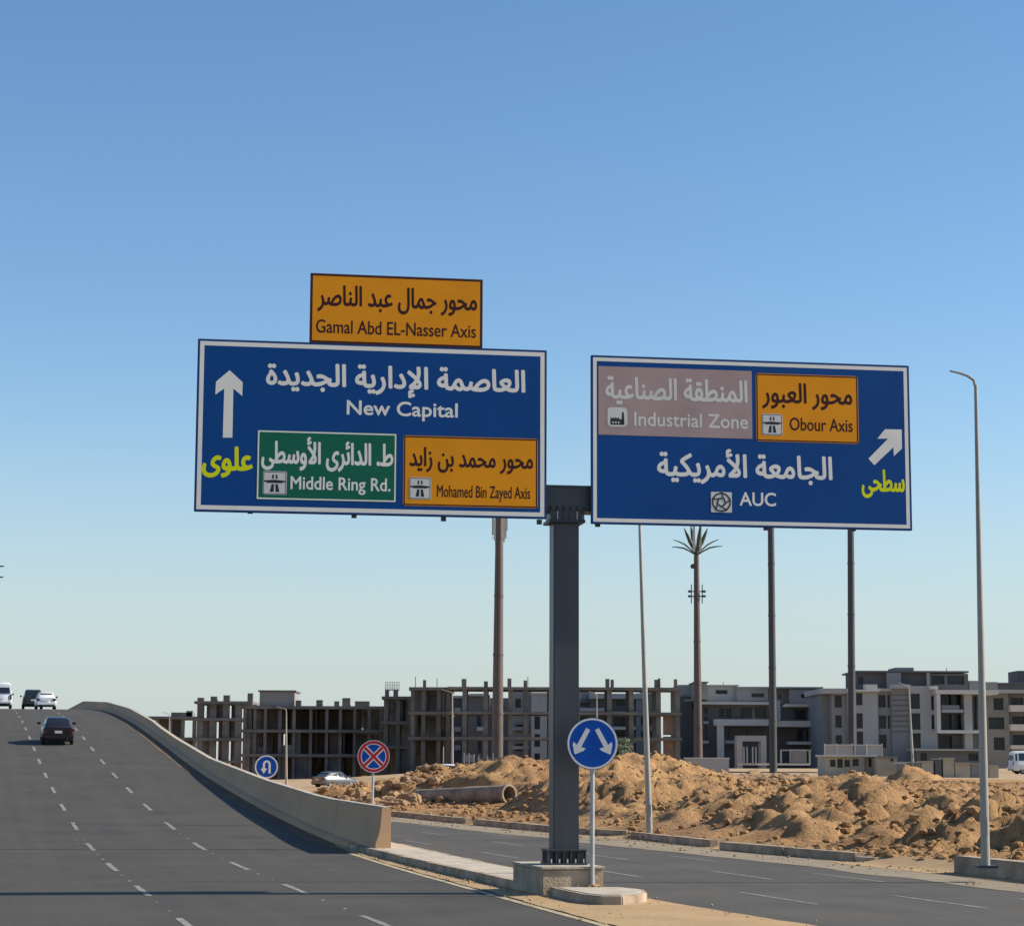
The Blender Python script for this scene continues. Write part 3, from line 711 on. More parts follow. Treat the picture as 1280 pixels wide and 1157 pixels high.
# ------------------------------------------------------------------ round signs
def round_sign(name, base, top_c, R, face, label, cat='road sign', pr=.038):
    t = thing(name, label, cat, base[:])
    b = MB(); pts = [base + (Vector((top_c.x, top_c.y + .05, top_c.z)) + Vector((0, 0, R*.5)) - base)*k/4 for k in range(5)]
    b.tube(pts, pr, 12); b.build('post', M['galv'], t, smooth=True)
    ex = Vector((math.cos(math.radians(6)), math.sin(math.radians(6)), 0)); ez = Vector((0, 0, 1)); nn = Vector((ex.y, -ex.x, 0))
    P = lambda a, b_, d: top_c + ex*a + ez*b_ + nn*d
    def disc(r, d0, d1, nm, m, n=48):
        mb = MB(); mb.prism([(r*math.cos(2*PI*k/n), r*math.sin(2*PI*k/n)) for k in range(n)], P, d0, d1); return mb.build(nm, m, t, smooth=35)
    def poly(pts, d0, d1, nm, m): mb = MB(); mb.prism(pts, P, d0, d1); return mb.build(nm, m, t)
    def ring(r0, r1, d, nm, m, n=48):
        mb = MB(); V = [P(r0*math.cos(2*PI*k/n), r0*math.sin(2*PI*k/n), d) for k in range(n)] + [P(r1*math.cos(2*PI*k/n), r1*math.sin(2*PI*k/n), d) for k in range(n)]
        mb.add(V, [(k, (k+1) % n, n + (k+1) % n, n + k) for k in range(n)]); return mb.build(nm, m, t)
    disc(R, -.02, .0, 'disc', M['signback'])
    b = MB(); b.obox(top_c - nn*.035, ex, nn, ez, R*.55, .012, .03); b.obox(top_c - nn*.035 + ez*R*.5, ex, nn, ez, R*.45, .012, .03); b.build('bracket', M['galv'], t)
    face(R, disc, poly, ring)
    return t
def face_two(R, disc, poly, ring):
    disc(R*.985, .001, .004, 'sign_face', M['signblue'])
    ring(R*.90, R*.975, .007, 'border', M['white'])
    for sx in (-1, 1):
        # arrow pointing down and outwards; u: along, v: across
        ang = math.radians(-90 + sx*28.5); ux, uy = math.cos(ang), math.sin(ang); vx, vy = -uy, ux
        pts = [(0, .085), (0, -.085), (.74, -.095), (.70, -.27), (.82, -.24), (1.09, -.02), (1.09, .02), (.82, .24), (.70, .27), (.74, .095)]
        ox, oy = sx*.17, .56
        poly([(R*(ox + a*ux + b_*vx), R*(oy + a*uy + b_*vy)) for a, b_ in pts], .006, .009, 'arrow', M['white'])
def face_nostop(R, disc, poly, ring):
    disc(R*.985, .001, .004, 'sign_face', M['signblue'])
    ring(R*.73, R*.80, .006, 'inner_rim', M['white']); ring(R*.78, R*.955, .008, 'red_ring', M['red']); ring(R*.95, R*.985, .009, 'outer_rim', M['white'])
    for sg in (-1, 1):
        c, s_ = math.cos(PI/4*sg), math.sin(PI/4*sg)
        for wd, d, nm, m in ((.155, .0055 + .0012*(sg > 0), 'cross_edge', 'white'), (.085, .0095 + .001*(sg > 0), 'cross_bar', 'red')):
            L = .76
            poly([(R*(x*c - y*s_), R*(x*s_ + y*c)) for x, y in ((-L, -wd), (L, -wd), (L, wd), (-L, wd))], d-.002, d, nm, M[m])
def face_uturn(R, disc, poly, ring):
    disc(R*.985, .001, .004, 'sign_face', M['signblue']); ring(R*.86, R*.975, .007, 'border', M['white'])
    w_ = .085; n = 10; pts = [(.36-w_*0, -.56), (.36, .12)]
    out = []; r1, r0 = .33, .15; cx, cy = .03, .22
    outer = [(cx + r1*math.cos(PI*k/n), cy + r1*math.sin(PI*k/n)) for k in range(n+1)]
    inner = [(cx + r0*math.cos(PI*k/n), cy + r0*math.sin(PI*k/n)) for k in range(n, -1, -1)]
    P = [(cx + r1, -.55)] + outer + [(cx - r1, -.10), (cx - r1 - .17, -.16), (cx - (r1+r0)/2, -.58), (cx - r0 + .17, -.16), (cx - r0, -.10)] + inner + [(cx + r0, -.55)]
    poly([(R*a, R*b_) for a, b_ in P], .006, .009, 'arrow', M['white'])
SY = gnd(740, 1108, NZ).y + .15
base = Vector((bX(740.2, SY), SY, NZ)); base.x = at(740.2, 1100, SY).x
tc_ = at(740.5, 929, SY)
round_sign('direction_disc', base, Vector((tc_.x, SY - .06, tc_.z)), 32.3*SY/2712, face_two, 'round blue sign with two white arrows splitting down left and right', pr=.045)
soil = MB(); vs_, fs = RK[2]; soil.add([(base.x + v.x*.16, base.y + v.y*.14 , NZ + .02 + v.z*.05) for v in vs_], fs)
for q in range(14):
    r_ = random.Random(q); vv, ff = RK[q % 8]; k = r_.uniform(.012, .035); xx, yy = base.x + r_.gauss(.05, .16), base.y + r_.gauss(0, .12)
    soil.add([(xx + v.x*k, yy + v.y*k, NZ + .015 + v.z*k) for v in vv], ff)
tag(soil.build('loose_gravel', M['sand']), kind='stuff')
c2 = at(467, 945, 68); round_sign('no_stopping_sign', Vector((at(465, 1003, 68).x, 68, 0)), c2, 20.3*68/2712, face_nostop, 'round blue sign with red rim and red diagonal cross above the wall end')
c2 = at(333, 958, 94); round_sign('u_turn_sign', Vector((at(331.5, 1003, 94).x, 94, 0)), c2, 14.7*94/2712, face_uturn, 'small round blue u-turn sign showing just above the sloping barrier wall')

# ------------------------------------------------------------------ gantry with the two overhead panels
GY = US(0, 0).y; PC = US((PU0+PU1)/2, (pf+pback)/2)
PYAW = math.radians(9.0)
EX = Vector((math.cos(PYAW), math.sin(PYAW), 0)); EZ = Vector((0, 0, 1)); NN = Vector((EX.y, -EX.x, 0))   # NN faces the traffic
PY = PC.y - .1
gx = at(705, 850, PY).x
gt = thing('sign_gantry', 'dark grey steel post with a short cantilever beam carrying the overhead signs', 'sign gantry', (gx, PY, PZT))
pw = 16.2*PY/2725
def lb(cx, cy, cz, hx, hy, hz, mb=None):       # box in post axes
    mb = mb or MB(); mb.obox(Vector((gx, PY, 0)) + EX*cx - NN*cy + EZ*cz, EX, -NN, EZ, hx, hy, hz); return mb
ztop = at(705, 655, PY).z; zbeam0 = at(705, 641, PY).z; zbeam1 = at(705, 609, PY).z
lb(0, 0, (PZT+ztop)/2, pw, pw, (ztop-PZT)/2).build('post', M['steel'], gt, bevel=.02)
lb(0, 0, PZT + .02, pw*1.55, pw*1.55, .02).build('base_plate', M['darksteel'], gt)
zr1 = at(705, 1060.5, PY).z
lb(0, 0, zr1 - .012, pw*1.52, pw*1.52, .014).build('stiffener_ring', M['darksteel'], gt)
for k in range(6):
    cx = (k - 2.5)/2.5*pw*1.42
    for sd in (-1, 1):
        lb(cx, sd*pw*1.25, (PZT + .04 + zr1 - .03)/2, .011, pw*.24, (zr1-.03-PZT-.04)/2).build('gusset', M['steel'], gt)
for k in range(5):
    cy = (k - 2)/2*pw*.9
    for sd in (-1, 1):
        lb(sd*pw*1.25, cy, (PZT + .04 + zr1 - .03)/2, pw*.24, .011, (zr1-.03-PZT-.04)/2).build('gusset', M['steel'], gt)
for k in range(5):
    cx = (k - 2)/2*pw*1.25
    b = MB(); b.tube([Vector((gx, PY, PZT + .03)) + EX*cx + NN*pw*1.45, Vector((gx, PY, PZT + .12)) + EX*cx + NN*pw*1.45], .018, 6); b.build('anchor_bolt', M['galv'], gt)
# head flange and beam
lb(0, 0, ztop + .03, pw*1.42, pw*1.42, .03).build('head_flange', M['darksteel'], gt)
lb(0, 0, (ztop+.06+zbeam0)/2, pw*1.25, pw*1.25, (zbeam0-ztop-.06)/2 + .0).build('head_block', M['steel'], gt)
for k in range(6):
    cx = (k - 2.5)/2.5*pw*1.3
    lb(cx, -pw*1.33, (ztop+.06+zbeam0)/2, .011, pw*.08, (zbeam0-ztop-.06)/2 - .005).build('gusset', M['galv' if k in (1, 4) else 'steel'], gt)
    b = MB(); b.tube([Vector((gx, PY, zbeam0 + .03)) + EX*cx + NN*(pw*1.36+.0), Vector((gx, PY, zbeam0 + .10)) + EX*cx + NN*(pw*1.36)], .02, 6); b.build('anchor_bolt', M['darksteel'], gt)
lb(0.3, 0, (zbeam0+zbeam1)/2 + .005, 5.6, pw*1.28, (zbeam1-zbeam0)/2).build('beam', M['steel'], gt, bevel=.015)
lb(0, -pw*1.28-.006, zbeam1 - .04, .30, .005, .015).build('beam_rib', M['darksteel'], gt)

PO = Vector((gx, PY, 0)) + NN*(pw*1.28 + .22)         # plane of the panels' faces
def pp(px, py):
    d = ray(px, py); o = cam.location
    t = (PO - o).dot(NN) / d.dot(NN); p = o + d*t
    return (p - PO).dot(EX), p.z
def PF(a, b_, d): return Vector((PO.x + EX.x*a + NN.x*d, PO.y + EX.y*a + NN.y*d, b_))
def rect(corners):
    q = [pp(*c) for c in corners]      # TL TR BR BL
    return (q[0][0]+q[3][0])/2, (q[1][0]+q[2][0])/2, (q[2][1]+q[3][1])/2, (q[0][1]+q[1][1])/2
def slab(r, d0, d1, name, m, parent, rad=0.0, n=5):
    x0, x1, z0, z1 = r; P = []
    if rad:
        for cx, cz, a0 in ((x1-rad, z1-rad, 0), (x0+rad, z1-rad, 90), (x0+rad, z0+rad, 180), (x1-rad, z0+rad, 270)):
            for k in range(n+1):
                t = math.radians(a0 + 90*k/n); P.append((cx + rad*math.cos(t), cz + rad*math.sin(t)))
    else: P = [(x0, z0), (x1, z0), (x1, z1), (x0, z1)]
    b = MB(); b.prism(P, PF, d0, d1); return b.build(name, m, parent)
def frame_strip(r, inset, wd, d, name, m, parent):
    x0, x1, z0, z1 = r[0]+inset, r[1]-inset, r[2]+inset, r[3]-inset
    b = MB(); o = [(x0, z0), (x1, z0), (x1, z1), (x0, z1)]; i = [(x0+wd, z0+wd), (x1-wd, z0+wd), (x1-wd, z1-wd), (x0+wd, z1-wd)]
    b.add([PF(a, c, d) for a, c in o] + [PF(a, c, d) for a, c in i], [(k, (k+1) % 4, 4 + (k+1) % 4, 4 + k) for k in range(4)])
    return b.build(name, m, parent)

# Arabic shaping into presentation forms, then outlines from Blender's built-in font
FORM = {'ا':(0xFE8D,2),'أ':(0xFE83,2),'إ':(0xFE87,2),'ب':(0xFE8F,4),'ة':(0xFE93,2),'ج':(0xFE9D,4),'ح':(0xFEA1,4),'د':(0xFEA9,2),
        'ر':(0xFEAD,2),'ز':(0xFEAF,2),'س':(0xFEB1,4),'ص':(0xFEB9,4),'ط':(0xFEC1,4),'ع':(0xFEC9,4),'ق':(0xFED5,4),'ك':(0xFED9,4),'ل':(0xFEDD,4),
        'م':(0xFEE1,4),'ن':(0xFEE5,4),'و':(0xFEED,2),'ى':(0xFEEF,2),'ي':(0xFEF1,4),'ئ':(0xFE89,4)}
LAMALIF = {'ا':0xFEFB,'أ':0xFEF7,'إ':0xFEF9}
def shape(s):
    out = []; i = 0; prev = False
    while i < len(s):
        c = s[i]
        if c == 'ل' and i+1 < len(s) and s[i+1] in LAMALIF:
            out.append(chr(LAMALIF[s[i+1]] + (1 if prev else 0))); prev = False; i += 2; continue
        if c not in FORM: out.append(c); prev = False; i += 1; continue
        b_, n = FORM[c]; nxt = i+1 < len(s) and s[i+1] in FORM
        if n == 2: out.append(chr(b_ + (1 if prev else 0))); prev = False
        else: out.append(chr(b_ + (3 if prev and nxt else 2 if nxt else 1 if prev else 0))); prev = nxt
        i += 1
    return ''.join(reversed(out))
def outlines(text, res=4):
    cu = bpy.data.curves.new('lettering', 'FONT'); cu.body = text; cu.size = 1.0; cu.resolution_u = res
    ob = bpy.data.objects.new('lettering', cu); col.objects.link(ob)
    dg = bpy.context.evaluated_depsgraph_get(); dg.update()
    c2_ = ob.evaluated_get(dg).to_curve(dg, apply_modifiers=False)
    loops = []
    for sp in c2_.splines:
        P = []
        if sp.type == 'BEZIER':
            bp = sp.bezier_points; n = len(bp)
            for i in range(n):
                a, b_ = bp[i], bp[(i+1) % n]
                p0, p1, p2, p3 = a.co.to_2d(), a.handle_right.to_2d(), b_.handle_left.to_2d(), b_.co.to_2d()
                for k in range(res):
                    t = k/res; P.append(p0*(1-t)**3 + p1*3*t*(1-t)**2 + p2*3*t*t*(1-t) + p3*t**3)
        else: P = [Vector((p.co.x, p.co.y)) for p in sp.points]
        Q = []
        for p in P:
            if not Q or (p-Q[-1]).length > .004: Q.append(p)
        if len(Q) > 2 and (Q[0]-Q[-1]).length < .004: Q.pop()
        if len(Q) > 2: loops.append(Q)
    bpy.data.objects.remove(ob); bpy.data.curves.remove(cu)
    return loops
from mathutils.geometry import delaunay_2d_cdt
def glyph_tris(loops):
    """union of overlapping outlines by non-zero winding"""
    V = [Vector((q.x, q.y)) for L in loops for q in L]; Ed = []; n = 0
    for L in loops:
        k = len(L); Ed += [(n+i, n+(i+1) % k) for i in range(k)]; n += k
    v2, e2, f2, _, _, _ = delaunay_2d_cdt(V, Ed, [], 0, 1e-5)
    arr = [(np.array([[q.x, q.y] for q in L])) for L in loops]
    cen = np.array([[sum(v2[i].x for i in f)/len(f), sum(v2[i].y for i in f)/len(f)] for f in f2])
    wn_ = np.zeros(len(cen), int)
    for L in arr:
        A_ = L; B_ = np.roll(L, -1, 0)
        for (ax, ay), (bx, by) in zip(A_, B_):
            left = (bx-ax)*(cen[:, 1]-ay) - (cen[:, 0]-ax)*(by-ay)
            wn_ += ((ay <= cen[:, 1]) & (by > cen[:, 1]) & (left > 0)).astype(int)
            wn_ -= ((ay > cen[:, 1]) & (by <= cen[:, 1]) & (left < 0)).astype(int)
    return [(q.x, q.y) for q in v2], [tuple(f) for f, w_ in zip(f2, wn_) if w_ != 0]
def lettering(parent, text, l, r, base_py, cap_px, m, d, ex=0.0, ey=0.0, arabic=True, label=None, name='lettering'):
    ex = ex or (.026 if arabic else .016)
    L0 = outlines(shape(text) if arabic else text)
    ref = outlines(chr(0xFE8D) if arabic else 'H'); cap = max(p.y for q in ref for p in q)
    x0 = min(p.x for q in L0 for p in q); x1 = max(p.x for q in L0 for p in q)
    cx = (l+r)/2; tl = pp(l, base_py - (cx-l)*.037)[0]; tr = pp(r, base_py + (r-cx)*.037)[0]
    zb = pp(cx, base_py)[1]; zc = pp(cx, base_py - cap_px)[1]
    sx = (tr-tl-.01)/(x1-x0); sz = (zc-zb)/cap
    v, f = glyph_tris(L0)
    e = ex*(sx+sz)/2*.8; mb = MB()
    for k, (ox, oz) in enumerate([(0, 0)] + [(math.cos(PI*q/4), math.sin(PI*q/4)) for q in range(8)]):
        mb.add([PF(tl + .005 + (a-x0)*sx + ox*e, zb + b_*sz + oz*e, d + k*.00006) for a, b_ in v], f)
    for i, q in enumerate(mb.f):
        a, b_, c_ = (Vector(mb.v[k]) for k in q[:3])
        if (b_-a).cross(c_-a).dot(NN) < 0: mb.f[i] = tuple(reversed(q))
    o = mb.build(name, m, parent, fixn=False)
    if label: o['label'] = label
    return o
def pxpoly(parent, pts, m, d, name, label=None):
    b = MB(); b.prism([pp(*p) for p in pts], PF, d-.002, d); o = b.build(name, m, parent)
    if label: o['label'] = label
    return o
def motorway_icon(parent, box, d):
    x0, y0, x1, y1 = box; W_, H2 = x1-x0, y1-y0
    q = [pp(x0, y0), pp(x1, y0 + W_*.035), pp(x1, y1 + W_*.035), pp(x0, y1)]
    r = ((q[0][0]+q[3][0])/2, (q[1][0]+q[2][0])/2, (q[2][1]+q[3][1])/2, (q[0][1]+q[1][1])/2)
    ic = slab(r, d-.0018, d, 'pictogram', M['greysheet'], parent, rad=.03)
    def lp(a, b_): return (r[0] + (r[1]-r[0])*a, r[3] - (r[3]-r[2])*b_)
    def shp(pts):
        b = MB(); b.prism([lp(*p) for p in pts], PF, d+.0003, d+.0009); b.build('symbol', M['blackv'], ic)
    shp([(.05, .40), (.50, .36), (.95, .40), (.95, .46), (.84, .46), (.84, .50), (.16, .50), (.16, .46), (.05, .46)])
    shp([(.37, .55), (.47, .55), (.46, .88), (.30, .88)]); shp([(.53, .55), (.63, .55), (.70, .88), (.54, .88)])
    shp([(.40, .14), (.46, .14), (.46, .31), (.38, .31)]); shp([(.54, .14), (.60, .14), (.62, .31), (.54, .31)])
    b = MB(); 
    frame_strip(r, .012, .012, d+.0012, 'pictogram_rim', M['signback'], ic)

def panel(corners, label):
    r = rect(corners); c = PF((r[0]+r[1])/2, r[2], 0)
    t = thing('direction_sign', label, 'road sign', c[:])
    slab(r, -.05, 0, 'panel', M['signback'], t, rad=.02)
    slab((r[0]+.02, r[1]-.02, r[2]+.02, r[3]-.02), .0008, .003, 'sign_face', M['blue'], t)
    return t, r
def sub(parent, corners, m, border, bm_, rad=.05, name='name_plate'):
    r = rect(corners); s_ = slab(r, .0032, .0050, name, M[m], parent, rad=rad)
    if border:
        frame_strip(r, .012, border, .0056, 'plate_border', M[bm_], s_)
    return s_, r
ls, lr = panel([(246.5, 420.5), (683.5, 440.5), (683, 651.5), (243.5, 636)], 'large blue overhead sign on the left reading New Capital with a white arrow pointing up')
frame_strip(lr, .045, .085, .0036, 'border', M['white'], ls)
rs, rr_ = panel([(738.7, 441), (1135.3, 459.6), (1141, 662.6), (738.7, 655)], 'large blue overhead sign on the right reading AUC with a white arrow pointing up right')
frame_strip(rr_, .045, .075, .0036, 'border', M['white'], rs)
# lettering, left panel
lettering(ls, 'العاصمة الإدارية الجديدة', 333, 656, 484.8, 26.5, M['white'], .0036, ex=.036)
lettering(ls, 'New Capital', 433.5, 572, 519.5, 17, M['white'], .0036, ex=.022, arabic=False)
lettering(ls, 'علوى', 253, 315, 586.8, 28, M['yellow'], .0036, ex=.042, label='yellow-green Arabic lettering')
Z1 = lambda x, y: (x/3.504 + 230, y/3.504 + 330)
pxpoly(ls, [Z1(*p) for p in ((200, 465), (257, 518), (255, 578), (216, 545), (212, 760), (170, 760), (176, 545), (137, 572), (140, 515))], M['white'], .0044, 'arrow')
gp, gr_ = sub(ls, [(321, 536), (495.6, 542.8), (495.6, 629.4), (321, 622.7)], 'green', .028, 'white')
gp['label'] = 'green plate reading Middle Ring Rd.'
lettering(gp, 'ط. الدائرى الأوسطى', 327, 491, 579.8, 26.5, M['white'], .0058, ex=.034)
lettering(gp, 'Middle Ring Rd.', 363, 488, 612.3, 15.5, M['white'], .0058, ex=.020, arabic=False)
motorway_icon(gp, (328.5, 588.3, 358.4, 617.7), .0070)
op, or_ = sub(ls, [(504, 542.6), (673, 549.8), (671.5, 637), (504, 630)], 'orange', .026, 'maroon')
op['label'] = 'orange plate reading Mohamed Bin Zayed Axis'
lettering(op, 'محور محمد بن زايد', 512, 666, 583.6, 23, M['maroon'], .0058, ex=.028)
lettering(op, 'Mohamed Bin Zayed Axis', 546, 663, 622, 14.5, M['maroon'], .0058, ex=.012, arabic=False)
motorway_icon(op, (511.4, 596, 538.7, 623.3), .0070)
# top orange sign
tr_ = rect([(387.5, 340.5), (603.5, 350), (603, 436.5), (387.5, 427)])
tcn = PF((tr_[0]+tr_[1])/2, tr_[2], 0)
ts = thing('direction_sign', 'separate orange sign reading Gamal Abd EL-Nasser Axis standing above the left blue sign', 'road sign', tcn[:])
slab(tr_, -.04, 0, 'panel', M['maroon'], ts)
slab((tr_[0]+.01, tr_[1]-.01, tr_[2]+.01, tr_[3]-.01), .0008, .003, 'sign_face', M['orange'], ts)
frame_strip(tr_, .012, .038, .0036, 'border', M['maroon'], ts)
lettering(ts, 'محور جمال عبد الناصر', 397, 596, 384.2, 24.5, M['maroon'], .0036, ex=.028)
lettering(ts, 'Gamal Abd EL-Nasser Axis', 394.8, 595, 418.8, 16, M['maroon'], .0036, ex=.013, arabic=False)
for k in (.25, .75):
    x = tr_[0] + (tr_[1]-tr_[0])*k; b = MB(); b.prism([(x-.04, lr[3]-.6), (x+.04, lr[3]-.6), (x+.04, tr_[3]-.05), (x-.04, tr_[3]-.05)], PF, -.11, -.052); b.build('support_bar', M['darksteel'], ts)
# right panel
mp_, _r = sub(rs, [(748, 457), (940, 464.2), (940, 549), (748, 542.5)], 'mauve', 0, '', rad=.0)
mp_['label'] = 'faded mauve plate reading Industrial Zone'
lettering(mp_, 'المنطقة الصناعية', 757, 934, 499.8, 26, M['greysheet'], .0058, ex=.034)
lettering(mp_, 'Industrial Zone', 792.5, 935, 533.6, 16.5, M['greysheet'], .0058, ex=.018, arabic=False)
q = [pp(757, 506.3), pp(786.4, 507.3), pp(786.4, 536), pp(757, 535)]
fr = (q[0][0], q[1][0], q[3][1], q[0][1])
slab(fr, .0052, .0060, 'pictogram', M['mauve'], mp_, rad=.09)
fi = slab((fr[0]+.04, fr[1]-.04, fr[2]+.04, fr[3]-.04), .0061, .0068, 'pictogram', M['greysheet'], mp_, rad=.08)
def fp(a, b_): return (fr[0] + (fr[1]-fr[0])*a, fr[3] - (fr[3]-fr[2])*b_)
b = MB(); b.prism([fp(*p) for p in ((.20, .84), (.20, .50), (.26, .58), (.33, .50), (.36, .58), (.44, .50), (.47, .58), (.55, .50), (.58, .60), (.68, .60), (.70, .28), (.77, .28), (.80, .84))], PF, .0069, .0076); b.build('symbol', M['blackv'], fi)
for a0 in (.28, .40, .52):
    b = MB(); b.prism([fp(a0, .70), fp(a0+.06, .70), fp(a0+.06, .78), fp(a0, .78)], PF, .0077, .0082); b.build('symbol', M['greysheet'], fi)
op2, _r = sub(rs, [(944.5, 465.4), (1072, 471.2), (1073.5, 555), (945.3, 551)], 'orange', .026, 'maroon')
op2['label'] = 'orange plate reading Obour Axis'
lettering(op2, 'محور العبور', 953, 1065, 503.8, 24, M['maroon'], .0058, ex=.028)
lettering(op2, 'Obour Axis', 987, 1066, 538.6, 15.5, M['maroon'], .0058, ex=.013, arabic=False)
motorway_icon(op2, (952.4, 516.7, 978, 543.4), .0070)
lettering(rs, 'الجامعة الأمريكية', 822, 1040, 596.2, 27.5, M['white'], .0036, ex=.034)
lettering(rs, 'AUC', 924.5, 970, 631.8, 16, M['white'], .0036, ex=.020, arabic=False)
lettering(rs, 'سطحى', 1077.5, 1130.5, 613.4, 26, M['yellow'], .0036, ex=.036, label='yellow-green Arabic lettering')
Z4 = lambda x, y: (x/4.823 + 930, y/4.823 + 430)
pxpoly(rs, [Z4(*p) for p in ((850, 513), (950, 515), (952, 630), (903, 675), (900, 622), (785, 730), (750, 690), (868, 570), (803, 570))], M['white'], .0044, 'arrow')
q = [pp(888.5, 614.5), pp(914.6, 615.5), pp(914.6, 641), pp(888.5, 640)]
er = (q[0][0], q[1][0], q[3][1], q[0][1])
em_ = slab(er, .004, .0065, 'emblem', M['greysheet'], rs, rad=.02)
ecx, ecz, eR = (er[0]+er[1])/2, (er[2]+er[3])/2, (er[1]-er[0])*.44
def epoly(fn_pts): b = MB(); b.prism(fn_pts, PF, .007, .009); return b
def estroke(a, b_, wd, d):
    a = Vector(a); b_ = Vector(b_); n = (b_-a).normalized(); n = Vector((-n.y, n.x))*wd
    b = MB(); b.prism([tuple(a+n), tuple(a-n), tuple(b_-n), tuple(b_+n)], PF, .007, d); b.build('symbol', M['blackv'], em_)
PT = [(ecx + eR*math.sin(2*PI*k/5), ecz + eR*math.cos(2*PI*k/5)) for k in range(5)]
PI_ = [(ecx + eR*.50*math.sin(2*PI*(k+.5)/5), ecz + eR*.50*math.cos(2*PI*(k+.5)/5)) for k in range(5)]
PO_ = [(ecx + eR*.98*math.sin(2*PI*(k+.5)/5), ecz + eR*.98*math.cos(2*PI*(k+.5)/5)) for k in range(5)]
for k in range(5):
    estroke(PT[k], PO_[k], .016, .0085 + k*.0002); estroke(PO_[k], PT[(k+1) % 5], .016, .0087 + k*.0002)
    estroke(PI_[k], PI_[(k+1) % 5], .014, .0092 + k*.0002)
    estroke(PT[k], PI_[(k+1) % 5], .013, .0096 + k*.0002); 
# studs along panel edges and the rear rails
def edge_bolt(parent, px, py):
    a, z = pp(px, py); b = MB(); b.prism([(a-.05, z-.035), (a+.05, z-.035), (a+.05, z+.06), (a-.05, z+.06)], PF, -.12, -.052); b.build('clamp', M['darksteel'], parent)
for px, py in ((313, 639), (443, 644.5), (555, 648.5), (675, 652.5)): edge_bolt(ls, px, py)
for px, py in ((748, 655.5), (1068, 661), (959, 660)): edge_bolt(rs, px, py)
for rrr, pr_ in ((lr, ls), (rr_, rs)):
    for k in (.18, .5, .82):
        z = rrr[2] + (rrr[3]-rrr[2])*k; b = MB(); b.prism([(rrr[0]+.1, z-.04), (rrr[1]-.1, z-.04), (rrr[1]-.1, z+.04), (rrr[0]+.1, z+.04)], PF, -.12, -.052); b.build('rear_rail', M['galv'], pr_)

